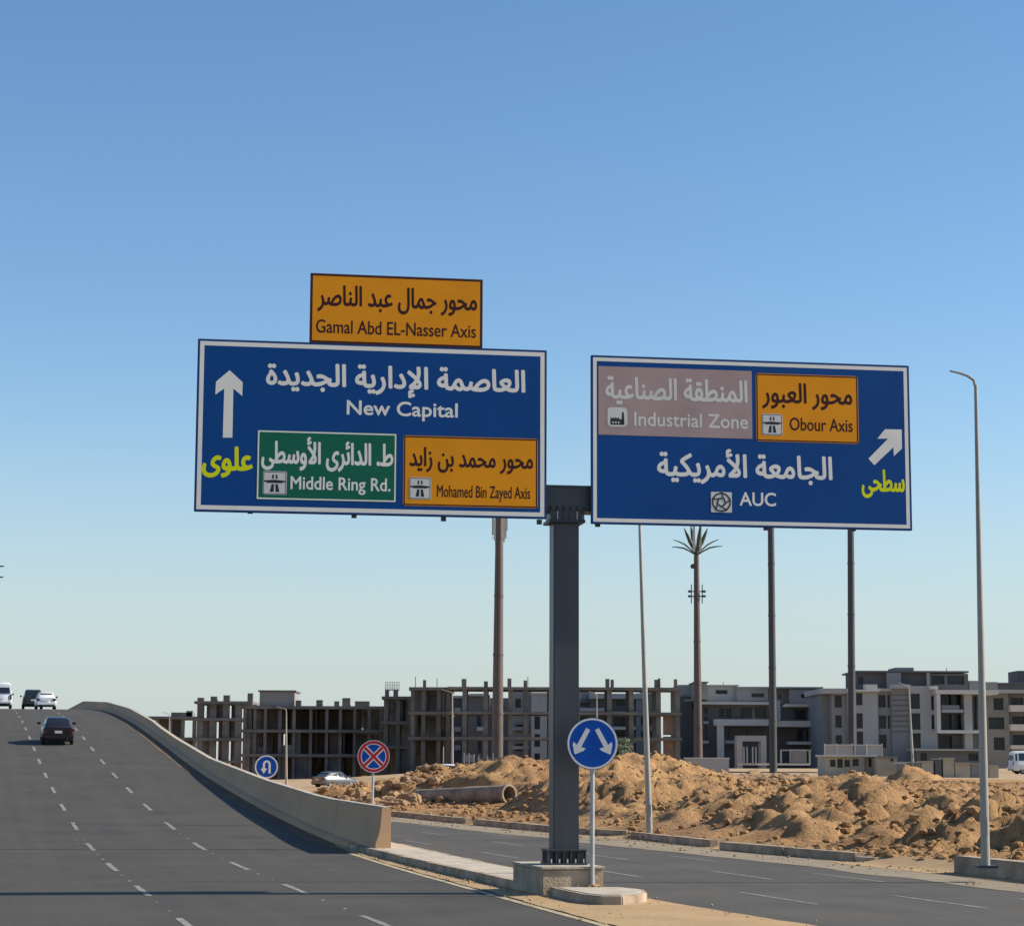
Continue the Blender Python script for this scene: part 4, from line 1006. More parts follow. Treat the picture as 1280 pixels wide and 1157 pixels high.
# ------------------------------------------------------------------ vehicles (built facing away: rear at local y = 0)
def wheel(parent, x, y, r, wd):
    b = MB(); n = 18; rings = []
    for dx, rr in ((-wd/2, r*.86), (-wd/2*.8, r), (wd/2*.8, r), (wd/2, r*.86)):
        rings.append([(x+dx, y + rr*math.cos(2*PI*k/n), r + rr*math.sin(2*PI*k/n)) for k in range(n)])
    b.loft(rings); wv = b.build('wheel', M['rubber'], parent, local=True, smooth=35)
    s_ = 1 if x > 0 else -1; b = MB()
    b.loft([[(x+s_*(wd/2+.004), y + q*math.cos(2*PI*k/n), r + q*math.sin(2*PI*k/n)) for k in range(n)] for q in (r*.62, r*.15)], cap=True); b.build('rim', M['galv'], wv, local=True)
def vehicle(name, label, cat, loc, rz_, pitch, L, W, st_body, st_cab, paint, wheels, rw, plate=True, lights=None, group=None, rear_win=None):
    t = thing(name, label, cat, loc, rz_, group); t.rotation_euler = (pitch, 0, rz_)
    def ring(y, zb, zt, wb, wt):
        h = zt - zb; return [(-wb*.92, y, zb), (wb*.92, y, zb), (wb, y, zb + h*.18), (wb*1.0, y, zb + h*.55), ((wb*.25+wt*.75), y, zb + h*.86), (wt*.93, y, zt), (-wt*.93, y, zt), (-(wb*.25+wt*.75), y, zb+h*.86), (-wb, y, zb+h*.55), (-wb, y, zb+h*.18)]
    b = MB(); b.loft([ring(*q) for q in st_body]); b.build('body', M[paint], t, local=True, smooth=50)
    # cabin: list of (y, zbase, zroof, wbase, wroof)
    def cring(y, zb, zt, wb, wt): 
        h = zt-zb; return [(-wb, y, zb), (wb, y, zb), (wt + (wb-wt)*.15, y, zb + h*.84), (wt*.86, y, zt), (-wt*.86, y, zt), (-wt - (wb-wt)*.15, y, zb + h*.84)]
    b = MB(); b.loft([cring(*q) for q in st_cab]); cb = b.build('cabin', M[paint], t, local=True, smooth=50)
    # rear window
    (y0, za, zb_, wa, wb2), (y1, zc, zd, wc, wd) = st_cab[0], st_cab[1]
    rwz = rear_win
    P = [(-rwz[2], rwz[0], rwz[4]), (rwz[2], rwz[0], rwz[4]), (rwz[3], rwz[1], rwz[5]), (-rwz[3], rwz[1], rwz[5])]
    b = MB(); b.add([(p[0], p[1]-.015, p[2]) for p in P] + [(p[0], p[1]+.03, p[2]-.01) for p in P], [(0,1,2,3), (7,6,5,4), (0,4,5,1), (1,5,6,2), (2,6,7,3), (3,7,4,0)])
    b.build('rear_window', M['carglass'], t, local=True)
    # side windows, between consecutive cabin stations
    for sx in (-1, 1):
        for i in range(1, len(st_cab)-1):
            a_, c_ = st_cab[i], st_cab[i+1]
            if c_[0] - a_[0] < .25: continue
            y_a, y_c = a_[0] + .06, c_[0] - .06
            def edgex(q, f): h = .84; wq = q[4] + (q[3]-q[4])*.15; return q[3] + (wq - q[3])*f/h
            P = []
            for q, yy in ((a_, y_a), (c_, y_c)):
                for f in (.10, .78): P.append((sx*(edgex(q, f) + .006), yy, q[1] + (q[2]-q[1])*f))
            b = MB(); b.add([P[0], P[2], P[3], P[1]], [(0, 1, 2, 3)]); b.build('side_window', M['carglass'], t, local=True)
    for wy in wheels:
        for sx in (-1, 1): wheel(t, sx*(W/2 - .11), wy, rw, .20)
    for sx in (-1, 1):
        (lx, lz, lw, lh) = lights; b = MB(); b.obox((sx*lx, -.005, lz), (1,0,0), (0,1,0), (0,0,1), lw, .03, lh); b.build('tail_light', M['taillamp'], t, local=True, bevel=.01)
        b = MB(); my = st_cab[-1][0] - .25; b.obox((sx*(W/2 + .10), my, st_cab[1][1] + .08), (1,0,0), (0,1,0), (0,0,1), .10, .06, .07); b.build('wing_mirror', M[paint if paint != 'carwhite' else 'rubber'], t, local=True, bevel=.02)
    zb0 = st_body[0][1]
    b = MB(); b.obox((0, -.03, zb0 + .10), (1,0,0), (0,1,0), (0,0,1), W/2*.90, .07, .10); b.build('bumper', M[paint], t, local=True, bevel=.03)
    b = MB(); b.obox((0, .04, zb0 - .04), (1,0,0), (0,1,0), (0,0,1), W/2*.80, .05, .06); b.build('rear_valance', M['rubber'], t, local=True)
    b = MB(); b.obox((0, L*.5, .27), (1,0,0), (0,1,0), (0,0,1), W/2*.72, L*.42, .06); b.build('underbody', M['rubber'], t, local=True)
    if plate: b = MB(); b.obox((0, -.035, st_body[0][1] + .36), (1,0,0), (0,1,0), (0,0,1), .20, .01, .07); b.build('number_plate', M['plate'], t, local=True)
    b = MB(); b.tube([(W*.28, -.06, zb0 - .05), (W*.28, .2, zb0 - .05)], .03, 8); b.build('exhaust', M['galv'], t, local=True)
    return t
def slope(s_): return math.atan((rz(s_+1) - rz(s_-1))/2)
def on_road(px, Y, dz=.008):
    x = bX(px, Y) if False else at(px, 900, Y).x; u, s_ = toUS(x, Y); return (x, Y, rz(s_) + dz), slope(s_), u, s_
def sedan(loc, pitch, rz_, paint, label, name='parked_car', cat='car', W=1.76, group=None, hh=0.0):
    return vehicle(name, label, cat, loc, rz_, pitch, 4.5, W,
        [(0, .38, .98, .74*W/1.76, .72), (.10, .30, 1.03, .84*W/1.76, .76), (.5, .24, 1.02, .88*W/1.76, .80), (1.2, .22, .98, .88*W/1.76, .82), (3.2, .22, .96, .88*W/1.76, .82), (3.9, .24, .86, .86, .76), (4.35, .30, .72, .78, .68), (4.5, .36, .62, .66, .58)],
        [(.45, .98, 1.02, .74, .68), (.95, .97, 1.42+hh, .77, .58), (1.9, .96, 1.47+hh, .79, .60), (2.6, .95, 1.44+hh, .79, .58), (3.35, .94, .98, .76, .66)],
        paint, (.85, 3.55), .31, lights=(W/2 - .18, .84, .14, .085), rear_win=(.47, .90, .60, .50, 1.02, 1.37+hh), group=group)
def suv(loc, pitch, rz_, paint, label, group=None):
    return vehicle('suv', label, 'car', loc, rz_, pitch, 4.6, 1.86,
        [(0, .45, 1.05, .80, .80), (.08, .36, 1.12, .90, .86), (.6, .30, 1.12, .93, .88), (3.3, .30, 1.10, .93, .88), (4.2, .34, 1.0, .90, .82), (4.6, .42, .80, .78, .70)],
        [(.05, 1.08, 1.14, .82, .78), (.42, 1.09, 1.74, .84, .68), (1.4, 1.09, 1.80, .85, .70), (2.5, 1.09, 1.76, .85, .68), (3.4, 1.06, 1.12, .82, .74)],
        paint, (.85, 3.65), .36, lights=(.74, 1.0, .09, .16), rear_win=(.08, .37, .66, .56, 1.18, 1.66), group=group)
def minibus(loc, pitch, rz_, paint, label, group=None):
    return vehicle('minibus', label, 'minibus', loc, rz_, pitch, 5.0, 1.90,
        [(0, .48, 1.20, .86, .88), (.06, .38, 1.24, .93, .93), (.6, .32, 1.25, .95, .95), (4.0, .32, 1.22, .95, .94), (4.7, .36, 1.05, .92, .86), (5.0, .44, .85, .80, .74)],
        [(.02, 1.18, 1.30, .88, .84), (.16, 1.20, 2.16, .91, .74), (.5, 1.22, 2.28, .92, .76), (1.7, 1.22, 2.30, .92, .76), (2.9, 1.22, 2.30, .92, .76), (3.8, 1.20, 2.22, .91, .72), (4.6, 1.12, 1.2, .86, .78)],
        paint, (.95, 3.95), .34, lights=(.84, 1.05, .06, .22), rear_win=(.01, .14, .74, .66, 1.36, 1.92), group=group)
gv = 'vehicles driving up the highway'
loc, p, u, s_ = on_road(73.5, 121); sedan(loc, p, A, 'cardark', 'dark purple-grey saloon driving up the ramp, nearest car on the highway', 'saloon_car', W=1.76, group=gv)
loc, p, u, s_ = on_road(57, 186); sedan(loc, p, A, 'carwhite', 'white saloon at the crest of the highway just right of the dark SUV', 'saloon_car', W=1.76, group=gv)
loc, p, u, s_ = on_road(40.5, 199); suv(loc, p, A, 'suvpaint', 'dark green-grey SUV cresting the highway behind the white saloon', group=gv)
loc, p, u, s_ = on_road(.5, 190); minibus(loc, p, A, 'carwhite', 'white minibus cut by the left edge of the photo at the highway crest', group=gv)
pz = at(420, 984, 200); sedan((pz.x - 1.7, 200, .2), 0, math.radians(-40), 'carsilver', 'silver car parked before the skeleton building, half hidden by rubble', 'parked_car', group='parked cars on the site')
pz = at(1283, 966, 215); minibus((bX(1262, 215), 215, pz.z - .1), 0, math.radians(-84), 'carwhite', 'white van parked at the right edge before the grey apartments', group='parked cars on the site')
pz = at(556, 962, 200); sedan((pz.x+2.2, 190, .95), 0, math.radians(78), 'carwhite', 'pale car whose roof shows above the spoil left of the brown mast', 'parked_car', group='parked cars on the site')

# ------------------------------------------------------------------ buildings
def frame_block(label, Y, depth, x0, x1, slabs, cols, z_top=None, cw=.55, rows=3, stubs=(), infill=0.0, back=0.0, m='rawc', seed=1, st=.42, zb=-.2, stub_h=1.0, ztops=None):
    """concrete skeleton: slabs is a list of photo rows (top edge of each slab), cols of photo columns"""
    r = random.Random(seed)
    X0, X1 = bX(x0, Y), bX(x1, Y)
    t = thing('skeleton_building', label, 'building', ((X0+X1)/2, Y, 0))
    zs = [bZ(p, Y, (x0+x1)/2) for p in slabs]
    for z in zs:
        MB().box(X0-.25, X1+.25, Y-.3, Y+depth+.3, z-st, z).build('floor_slab', M[m], t)
    XC = [bX(c, Y) for c in cols]; me0 = None
    zt = zs[0] - st
    for j in range(rows):
        yy = Y + .15 + (depth-.3-cw)*j/max(1, rows-1)
        for i, x in enumerate(XC):
            xs = x + x*(yy-Y)/Y*.0
            MB().box(xs-cw/2, xs+cw/2, yy, yy+cw, zb, zt).build('column', M[m], t)
    for (px, py, wpx) in stubs:
        x = bX(px, Y); hw = wpx/2*Y/2725; MB().box(x-hw, x+hw, Y+.1, Y+.1+2*hw, zs[0], bZ(py, Y, px)).build('column_stub', M[m], t)
    lev = sorted(zs + [zb])
    for k in range(len(lev)-1):
        za, zc = lev[k] + (.002 if k else 0), lev[k+1] - st
        for i in range(len(XC)-1):
            a_, b_ = XC[i] + cw/2 + .002, XC[i+1] - cw/2 - .002
            if r.random() < infill:
                yy = Y + r.choice([.5, depth*.25, depth*.45])
                kind = r.random()
                mm = M['brick'] if r.random() < .12 else M['rawd'] if r.random() < .5 else M['rawc']
                if kind < .45: MB().box(a_, b_, yy, yy+.2, za, zc).build('infill_wall', mm, t)
                elif kind < .75: MB().box(a_, a_ + (b_-a_)*r.uniform(.35, .7), yy, yy+.2, za, zc).build('infill_wall', mm, t)
                else: MB().box(a_, b_, yy, yy+.2, za, za+(zc-za)*r.uniform(.3, .5)).build('infill_wall', mm, t)
            if r.random() < back:
                MB().box(a_, b_, Y+depth-.6, Y+depth-.4, za, zc).build('rear_wall', M['rawd'], t)
            if r.random() < back*.45:      # cross walls catch the sun
                yy = Y + depth*r.uniform(.12, .5); MB().box(XC[i]+cw/2+.01, XC[i]+cw/2+.2, yy, yy + depth*.3, za, zc).build('cross_wall', M['rawc'], t)
    return t
# far left low part
t = frame_block('low far skeleton of concrete floors at the left end of the building row', 372, 14, 176, 246, (895, 921, 948), (180, 196, 212, 228, 243), rows=2, stubs=((226, 890, 26), (236, 888, 8)), infill=.6, back=.8, seed=3)
t = frame_block('open concrete skeleton with sky showing through its top two floors at the left', 345, 12, 244, 312, (876, 897, 922, 950), (249.5, 265.5, 281.5, 297, 309), rows=2, stubs=((249.5, 871.5, 8), (266, 870, 8), (282, 868.5, 8)), cw=1.0, infill=.22, back=.15, seed=5)
t = frame_block('long dark four-storey concrete skeleton with a walled box on its roof', 305, 16, 304, 478, (882, 911.5, 942), (306, 318, 331, 349.5, 367, 388, 408, 425, 443, 461, 476), rows=2, stubs=((311.5, 866, 6.5), (372, 875, 7), (398.5, 874.5, 8), (420, 876, 6), (432, 872, 10), (452, 876, 18)), cw=.42, infill=.55, back=.97, seed=8)
X0, X1 = bX(322.5, 305), bX(366.5, 305); zz0, zz1 = bZ(882, 305, 340), bZ(864, 305, 340)
MB().box(X0, X1, 306, 313, zz0, zz1).build('roof_room', M['render_grey'], t); MB().box(X0-.2, X1+.2, 305.8, 313.2, zz1, zz1+.22).build('roof_slab', M['rawc'], t)
t = frame_block('taller dark concrete bay with a pale railed box on its roof', 300, 14, 479, 514, (870, 901, 931.5), (482, 497, 512), rows=3, cw=.6, infill=.85, back=1.0, seed=13, stubs=((483, 862, 5), (494, 862, 6)))
X0, X1 = bX(480.5, 300), bX(498.5, 300); z0_ = bZ(862, 300, 490); z1_ = bZ(852, 300, 490)
b = MB(); b.box(X0, X1, 300.2, 302.2, z0_, z0_+.12)
for k in range(7): xx = X0 + (X1-X0-.06)*k/6; b.box(xx, xx+.08, 300.2, 300.3, z0_, z1_)
for k in range(3): b.box(X0, X1, 300.12, 300.19, z0_ + (z1_-z0_)*(k+1)/3-.08, z0_ + (z1_-z0_)*(k+1)/3)
b.build('roof_railing', M['render_white'], t)
t = frame_block('dark concrete frame with two small see-through windows high in its front', 292, 14, 513, 562, (858.5, 889, 920.5), (515.5, 529, 548, 560), rows=3, cw=.55, infill=.9, back=.9, seed=17, stubs=((530, 849.5, 4),))
t = frame_block('wide open concrete frame standing empty with apartments seen through it', 288, 9, 561, 850, (858.5, 889.5, 921), (580.5, 607, 638, 657, 688, 722, 762, 789.5, 823.5, 847.5), rows=2, cw=.62, infill=.0, back=.0, seed=21,
    stubs=((579.5, 848, 6), (607, 851, 5), (636.5, 847.5, 5), (656.5, 850, 4.5), (759.5, 848, 5), (765.5, 849, 4), (821, 849, 5), (824.5, 847.5, 3), (845, 848.5, 4)), st=.36)
xb0, xb1 = bX(825, 288), bX(846, 288)
for pa, pb in ((920, 950), (893, 918)):
    MB().box(xb0+.45, xb1-.4, 288.5, 288.7, bZ(pb, 288), bZ(pa, 288)).build('infill_wall', M['brick'], t)

def mass(parent, x0, x1, Y, depth, p0, p1, m, holes=(), name='wall', rec=.45, ax=None):
    """block with real openings in its front; holes in photo coordinates (l, r, top, bottom)"""
    xm = (x0+x1)/2; X0, X1 = bX(x0, Y), bX(x1, Y); Z1_, Z0_ = bZ(p0, Y, xm), bZ(p1, Y, xm)
    hs = [(bX(h[0], Y), bX(h[1], Y), bZ(h[3], Y, xm), bZ(h[2], Y, xm)) for h in holes]
    xs = sorted({X0, X1, *[q for h in hs for q in h[:2]]}); zs = sorted({Z0_, Z1_, *[q for h in hs for q in h[2:]]})
    b = MB()
    for i in range(len(xs)-1):
        for k in range(len(zs)-1):
            cx, cz = (xs[i]+xs[i+1])/2, (zs[k]+zs[k+1])/2
            if any(h[0] < cx < h[1] and h[2] < cz < h[3] for h in hs): continue
            b.add([(xs[i], Y, zs[k]), (xs[i+1], Y, zs[k]), (xs[i+1], Y, zs[k+1]), (xs[i], Y, zs[k+1])], [(0, 1, 2, 3)])
    for h in hs:
        a, c, z0, z1 = h; y2 = Y + rec
        b.add([(a,Y,z0),(c,Y,z0),(c,Y,z1),(a,Y,z1),(a,y2,z0),(c,y2,z0),(c,y2,z1),(a,y2,z1)], [(0,1,5,4),(1,2,6,5),(2,3,7,6),(3,0,4,7)])
    yb = Y + depth
    b.add([(X0,Y,Z0_),(X1,Y,Z0_),(X1,Y,Z1_),(X0,Y,Z1_),(X0,yb,Z0_),(X1,yb,Z0_),(X1,yb,Z1_),(X0,yb,Z1_)], [(1,5,6,2),(5,4,7,6),(4,0,3,7),(3,2,6,7)])
    o = b.build(name, M[m], parent, fixn=False)
    for h in hs:
        a, c, z0, z1 = h; y2 = Y + rec - .05; f = MB(); fw = .07
        f.box(a, c, y2, y2+.06, z0, z0+fw); f.box(a, c, y2, y2+.06, z1-fw, z1); f.box(a, a+fw, y2, y2+.06, z0+fw, z1-fw); f.box(c-fw, c, y2, y2+.06, z0+fw, z1-fw)
        if c-a > 1.3: f.box((a+c)/2-fw/2, (a+c)/2+fw/2, y2, y2+.06, z0+fw, z1-fw)
        fo = f.build('window', M['wframe'], parent)
        MB().box(a+.01, c-.01, y2+.065, y2+.09, z0+.01, z1-.01).build('pane', M['glass'], fo)
    return o
def bar(parent, x0, x1, Y, depth, p0, p1, m, name='ledge'):
    xm = (x0+x1)/2; return MB().box(bX(x0, Y), bX(x1, Y), Y, Y+depth, bZ(p1, Y, xm), bZ(p0, Y, xm)).build(name, M[m], parent)
def building(label, px, Y): return thing('apartment_building', label, 'building', (bX(px, Y), Y, 0))

# B0: apartments seen through the open frame, left of the gantry post
YB = 335
B = building('grey apartments seen through the left half of the open concrete frame', 620, YB)
mass(B, 584, 612, YB, 14, 868, 960, 'render_dark', [(596, 601, 894, 908), (597, 602, 926, 940)])
mass(B, 612.2, 640, YB+4, 12, 872, 960, 'render_blue', [(618, 630, 880, 892), (618, 630, 905, 917), (618, 630, 930, 942)])
mass(B, 640.2, 664, YB+1, 12, 864, 960, 'render_grey', [(644, 651, 873, 884), (645, 659, 905, 914), (645, 659, 929, 938)])
mass(B, 664.2, 700, YB-3, 12, 867, 960, 'render_light', [(668, 675, 895, 911), (668, 675, 917, 933), (668, 675, 941, 949)])
bar(B, 596, 606, YB-1, 1, 908, 913, 'render_light', 'balcony'); bar(B, 640, 662, YB, 1, 908, 913, 'render_grey', 'balcony'); bar(B, 640, 662, YB, 1, 932, 936, 'render_light', 'balcony')
bar(B, 586, 604, YB-.6, .6, 866.5, 869.5, 'render_light', 'roof_edge'); bar(B, 664, 701, YB-3.4, 12.6, 865, 867.2, 'render_white', 'roof_edge')
B = building('grey apartments seen through the narrow bay left of the second floor frames', 560, YB+5)
mass(B, 540, 583, YB+6, 12, 872, 960, 'render_dark', [(553, 566, 880, 890), (553, 566, 905, 915)])
bar(B, 540, 584, YB+5.4, 12, 869, 872, 'render_light', 'roof_edge')
for q in (884, 908, 931): bar(B, 568, 576, YB+4.4, 1.2, q, q+6, 'render_light', 'balcony')
# B1: between gantry post and the leaning lamp
B = building('apartments with white roof canopy seen through the open frame right of the gantry post', 760, YB)
mass(B, 700.2, 738, YB, 13, 874, 960, 'render_dark', [(724, 746-9, 878, 882), (722, 734, 895, 905), (722, 734, 920, 930)])
mass(B, 726, 744, YB+2, 8, 864, 873.8, 'render_grey')
mass(B, 738.2, 795, YB-1, 13, 873.2, 960, 'render_dark', [(770, 794, 875, 882), (742, 756, 896, 906), (768, 793, 894, 907), (768, 793, 914, 925), (742, 756, 920, 932)])
bar(B, 738, 806, YB-2.4, 14, 866.5, 873, 'render_light', 'roof_canopy'); bar(B, 720, 756, YB-2, 2, 884.5, 888.5, 'render_light', 'balcony'); bar(B, 764, 795, YB-2.2, 2, 889, 893, 'render_light', 'balcony')
bar(B, 766, 795, YB-2.2, 2, 908, 911.5, 'render_white', 'balcony'); bar(B, 766, 795, YB-2.2, 2, 925, 928, 'render_light', 'balcony')
mass(B, 795.2, 819, YB-2, 12, 866, 960, 'render_grey', [(801, 804, 894, 906), (801, 804, 913, 925), (812, 815, 894, 906), (812, 815, 913, 925)])
bar(B, 800, 818, YB-2.3, .29, 865, 868, 'render_light', 'roof_edge')
B = building('slate wall block with a pale top box between the frame and the two-tone apartments', 858, 325)
mass(B, 848, 868, 325, 14, 855.5, 870, 'render_light'); mass(B, 848.2, 875, 324.5, 15, 870.2, 958, 'render_dark', [(865, 871, 877, 885)])
bar(B, 856, 868, 323.8, .6, 873.5, 876, 'render_light', 'ledge')
# C
YC = 315
B = building('slate grey three-storey apartments framed by white horizontal and vertical bands', 950, YC)
mass(B, 875.2, 961, YC, 15, 880, 960, 'render_dark', [(880, 884.5, 884, 892), (880, 884.5, 895, 901), (899, 905, 885, 896), (907, 914, 885, 896), (926, 940, 884, 897), (944, 958, 884, 897), (880, 884.5, 907, 925), (907, 912, 910, 922), (915, 934, 910, 922), (938, 953, 910, 920)])
mass(B, 961.2, 1031, YC+1, 14, 882, 960, 'render_dark', [(994, 1008, 886, 899), (1018, 1029, 887, 899), (996, 1004, 911, 925), (1008, 1014, 911, 925), (1022, 1030, 912, 922)])
bar(B, 876, 962, YC-2, 16, 876.5, 880, 'render_white', 'roof_canopy'); bar(B, 983, 1030, YC-1, 2, 879.5, 883, 'render_white', 'roof_canopy')
bar(B, 894, 961, YC-3.2, 3.1, 898.5, 906.5, 'render_white', 'white_band'); bar(B, 897, 905, YC-3.15, 1.2, 906.6, 950, 'render_white', 'white_post')
bar(B, 971, 1031, YC-2.2, 3.1, 900.5, 908, 'render_white', 'white_band'); bar(B, 971, 976, YC-2.6, 1.2, 875, 900.3, 'render_light', 'white_post')
bar(B, 880, 886, YC-1, 1, 901, 904, 'render_light', 'ledge'); bar(B, 876, 886, YC-1, 1, 925, 929, 'render_light', 'ledge')
bar(B, 906, 923, YC-2, 2, 925, 929, 'render_light', 'ledge'); bar(B, 985, 1017, YC-2.5, 2.5, 926.5, 930, 'render_white', 'door_canopy')
# roof level volumes
mass(B, 869, 884, YC+3, 9, 852.5, 874, 'render_grey'); mass(B, 884.2, 921, YC+5, 9, 857, 876, 'render_light', [(895, 910, 862, 867)])
mass(B, 921.2, 961, YC+4, 9, 859, 876, 'render_grey', [(940, 956, 866, 871)]); mass(B, 961.2, 987, YC+6, 9, 859.5, 880, 'render_grey', [(974, 977, 868, 872)]); mass(B, 987.2, 1030, YC+4, 9, 861, 879, 'render_grey', [(1002, 1018, 867, 872)])
bar(B, 868, 886, YC+2.6, 10, 851.5, 853, 'render_dark', 'roof_edge'); bar(B, 884, 924, YC+4.6, 10, 855.5, 857, 'render_light', 'roof_edge'); bar(B, 921, 1030, YC+3.6, 12, 858, 860, 'render_grey', 'roof_edge')
# entrance frame
G = thing('entrance_frame', 'grey concrete entrance frame standing in front of the slate apartments', 'gate', (bX(940, 290), 290, 0))
bar(G, 921, 928, 290, 3, 926, 960, 'render_light', 'upright'); bar(G, 951, 958, 290, 3, 926, 960, 'render_light', 'upright'); bar(G, 921, 958, 290, 3, 919, 926, 'render_light', 'lintel')
G = thing('boundary_structure', 'low unfinished boundary frames of pale posts right of the entrance frame', 'structure', (bX(985, 288), 288, 0))
bar(G, 990, 1008, 288, 3, 936, 953, 'render_grey', 'box_room'); bar(G, 975, 1014, 287, .3, 936.5, 938, 'render_light', 'rail')
for p in (975, 1011): bar(G, p, p+2, 287, .3, 938, 955, 'render_light', 'post')
for p in (929, 933, 940, 944): bar(G, p, p+1.6, 286, .3, 933, 955, 'render_light', 'post')
bar(G, 922, 1012, 286.5, .35, 953.5, 956, 'render_white', 'base_wall')
# D
YD = 300
B = building('large grey four-storey apartment block with recessed rooftop floor and white framed balcony', 1130, YD)
mass(B, 1027, 1040, YD+2, 14, 867, 960, 'render_blue'); 
mass(B, 1040.2, 1060, YD, 16, 866, 960, 'render_grey', [(1044, 1053, 869, 884), (1044.5, 1052.5, 893.5, 909), (1044.5, 1052.5, 918.5, 932)])
mass(B, 1060.2, 1098, YD-.6, 16, 863, 960, 'render_light', [(1071, 1079, 866, 881), (1071, 1079, 891, 910), (1071, 1079, 914, 930)])
mass(B, 1098.2, 1115, YD, 16, 864, 960, 'render_grey', [(1099, 1108, 868, 884), (1110, 1113, 868, 884), (1099, 1108, 894, 910), (1110, 1113, 894, 910), (1099, 1108, 918, 934)])
mass(B, 1115.2, 1138, YD-.4, 16, 860, 960, 'render_grey')
for k in range(8): bar(B, 1115.4, 1137.8, YD-.55, .14, 868+k*6.5, 868.7+k*6.5, 'render_dark', 'cladding_joint')
mass(B, 1138.2, 1172, YD-.8, 16, 857, 960, 'render_light', [(1139.5, 1151, 866.5, 885.5), (1139.5, 1151, 891, 911.5), (1139.5, 1151, 916, 934.5), (1165, 1168.5, 869, 887), (1165, 1168.5, 893, 911)])
mass(B, 1172.2, 1213, YD-.2, 16, 866, 960, 'render_dark', [(1178, 1190, 868, 886), (1178, 1190, 892, 911), (1192, 1205, 868, 882), (1192, 1205, 892, 911), (1168+6, 1190, 919, 936)], rec=.8)
bar(B, 1171, 1250, YD-2.8, 19, 862, 867, 'render_white', 'roof_canopy'); bar(B, 1172, 1176.5, YD-2.7, 2.2, 867.2, 912, 'render_white', 'white_post')
bar(B, 1172, 1224, YD-2.7, 2.4, 912.2, 916, 'render_white', 'balcony'); bar(B, 1178, 1205, YD-2.5, 2.0, 886.5, 890, 'render_light', 'balcony'); bar(B, 1178, 1200, YD-2.4, .1, 881, 886.4, 'render_blue', 'balustrade')
mass(B, 1206, 1216, YD-1.8, 15, 867.2, 960, 'render_light'); mass(B, 1216.2, 1224, YD-.5, 15, 867.2, 960, 'render_blue', [(1217.5, 1222, 870, 911)])
mass(B, 1224.2, 1232, YD-1.2, 15, 867.2, 960, 'render_light'); 
mass(B, 1072, 1123, YD+3, 10, 840, 866, 'render_dark', [(1074, 1080, 846, 855)]); mass(B, 1110, 1128, YD+2, 10, 840.5, 862, 'render_grey')
mass(B, 1128.2, 1162, YD+3, 10, 839.5, 862, 'render_dark'); mass(B, 1162.2, 1212, YD+2.6, 10, 841.5, 862, 'render_dark', [(1166, 1182, 844, 855), (1186, 1207, 844, 855)])
bar(B, 1070, 1213, YD+2.0, 12, 838, 840, 'render_dark', 'roof_edge'); bar(B, 1160, 1164, YD+1.8, .5, 840, 862, 'render_grey', 'roof_post')
mass(B, 1121, 1144, YD+5, 6, 834, 838, 'render_grey'); mass(B, 1213, 1233, YD+4, 8, 850.5, 862, 'render_grey'); mass(B, 1233.2, 1249, YD+4, 8, 852, 862, 'render_grey')
bar(B, 1026, 1062, YD-1, 16, 860, 866.5, 'render_light', 'parapet'); bar(B, 1083, 1098, YD-1.2, 2, 855, 862, 'render_white', 'parapet'); bar(B, 1060, 1100, YD-1.4, .7, 861.5, 864, 'render_white', 'ledge')
bar(B, 1100, 1115, YD-.9, .8, 860, 863.5, 'render_light', 'ledge'); bar(B, 1114, 1140, YD-1.2, .7, 855, 860, 'render_light', 'parapet')
bar(B, 1163, 1174, YD-1.6, 1, 857, 861, 'render_white', 'ledge')
mass(B, 1145, 1225, YD-8, 5, 938.2, 960, 'render_dark', [(1150, 1158, 941, 952), (1210, 1222, 941, 950)], name='annexe_wall'); bar(B, 1144, 1226, YD-8.6, 6.4, 935.5, 938, 'render_light', 'annexe_roof')
# E
B = building('grey apartment block with white balconies at the right edge of the photo', 1262, YD+6)
mass(B, 1232.2, 1262, YD+6, 15, 866, 960, 'render_grey', [(1243, 1255.5, 872, 887), (1236, 1256, 896, 911), (1242, 1256, 921, 937)])
mass(B, 1262.2, 1330, YD+7, 15, 866, 960, 'render_grey', [(1265, 1280, 872, 882), (1266, 1282, 895, 907), (1266, 1282, 918, 932), (1290, 1305, 872, 882)])
bar(B, 1234, 1335, YD+4.5, 17, 861.5, 866, 'render_light', 'roof_edge'); mass(B, 1252, 1330, YD+9, 9, 855, 861.3, 'render_grey'); bar(B, 1250, 1332, YD+8, 10, 853, 855, 'render_dark', 'roof_edge')
for q in (881, 905, 931): bar(B, 1264, 1335, YD+4.6, 2.3, q, q+8 if q < 930 else q+5, 'render_white', 'balcony')
mass(B, 1274, 1300, YD+16, 6, 838, 853, 'render_dark')

# kiosks and low walls in front
K = thing('site_kiosk', 'beige cabin with a white flat roof and glazed openings before the grey block', 'cabin', (bX(1060, 205), 205, 0))
mass(K, 1031, 1080, 205, 5, 945.5, 970, 'beige', [(1037, 1044, 949, 958), (1046, 1053, 948, 959), (1055, 1062, 949, 958), (1065, 1073, 948, 957)], rec=.2)
bar(K, 1030, 1096, 204.5, 6, 943, 945.3, 'render_white', 'roof'); mass(K, 1080.2, 1095, 205.3, 5, 945.5, 970, 'beige', [(1085, 1089, 947, 958)], rec=.2)
K2 = thing('site_cabin', 'plain beige windowless cabin right of the glazed kiosk', 'cabin', (bX(1108, 204), 204, 0))
mass(K2, 1095.2, 1121, 203, 5, 947, 970, 'beige'); bar(K2, 1095, 1122, 202.7, 5.6, 945, 946.8, 'render_grey', 'roof'); bar(K2, 1113, 1116, 202.9, .09, 948, 951, 'glass', 'vent')
K3 = thing('roof_enclosure', 'pale panelled rail enclosure rising behind the beige cabins', 'railing', (bX(1067, 225), 225, 0))
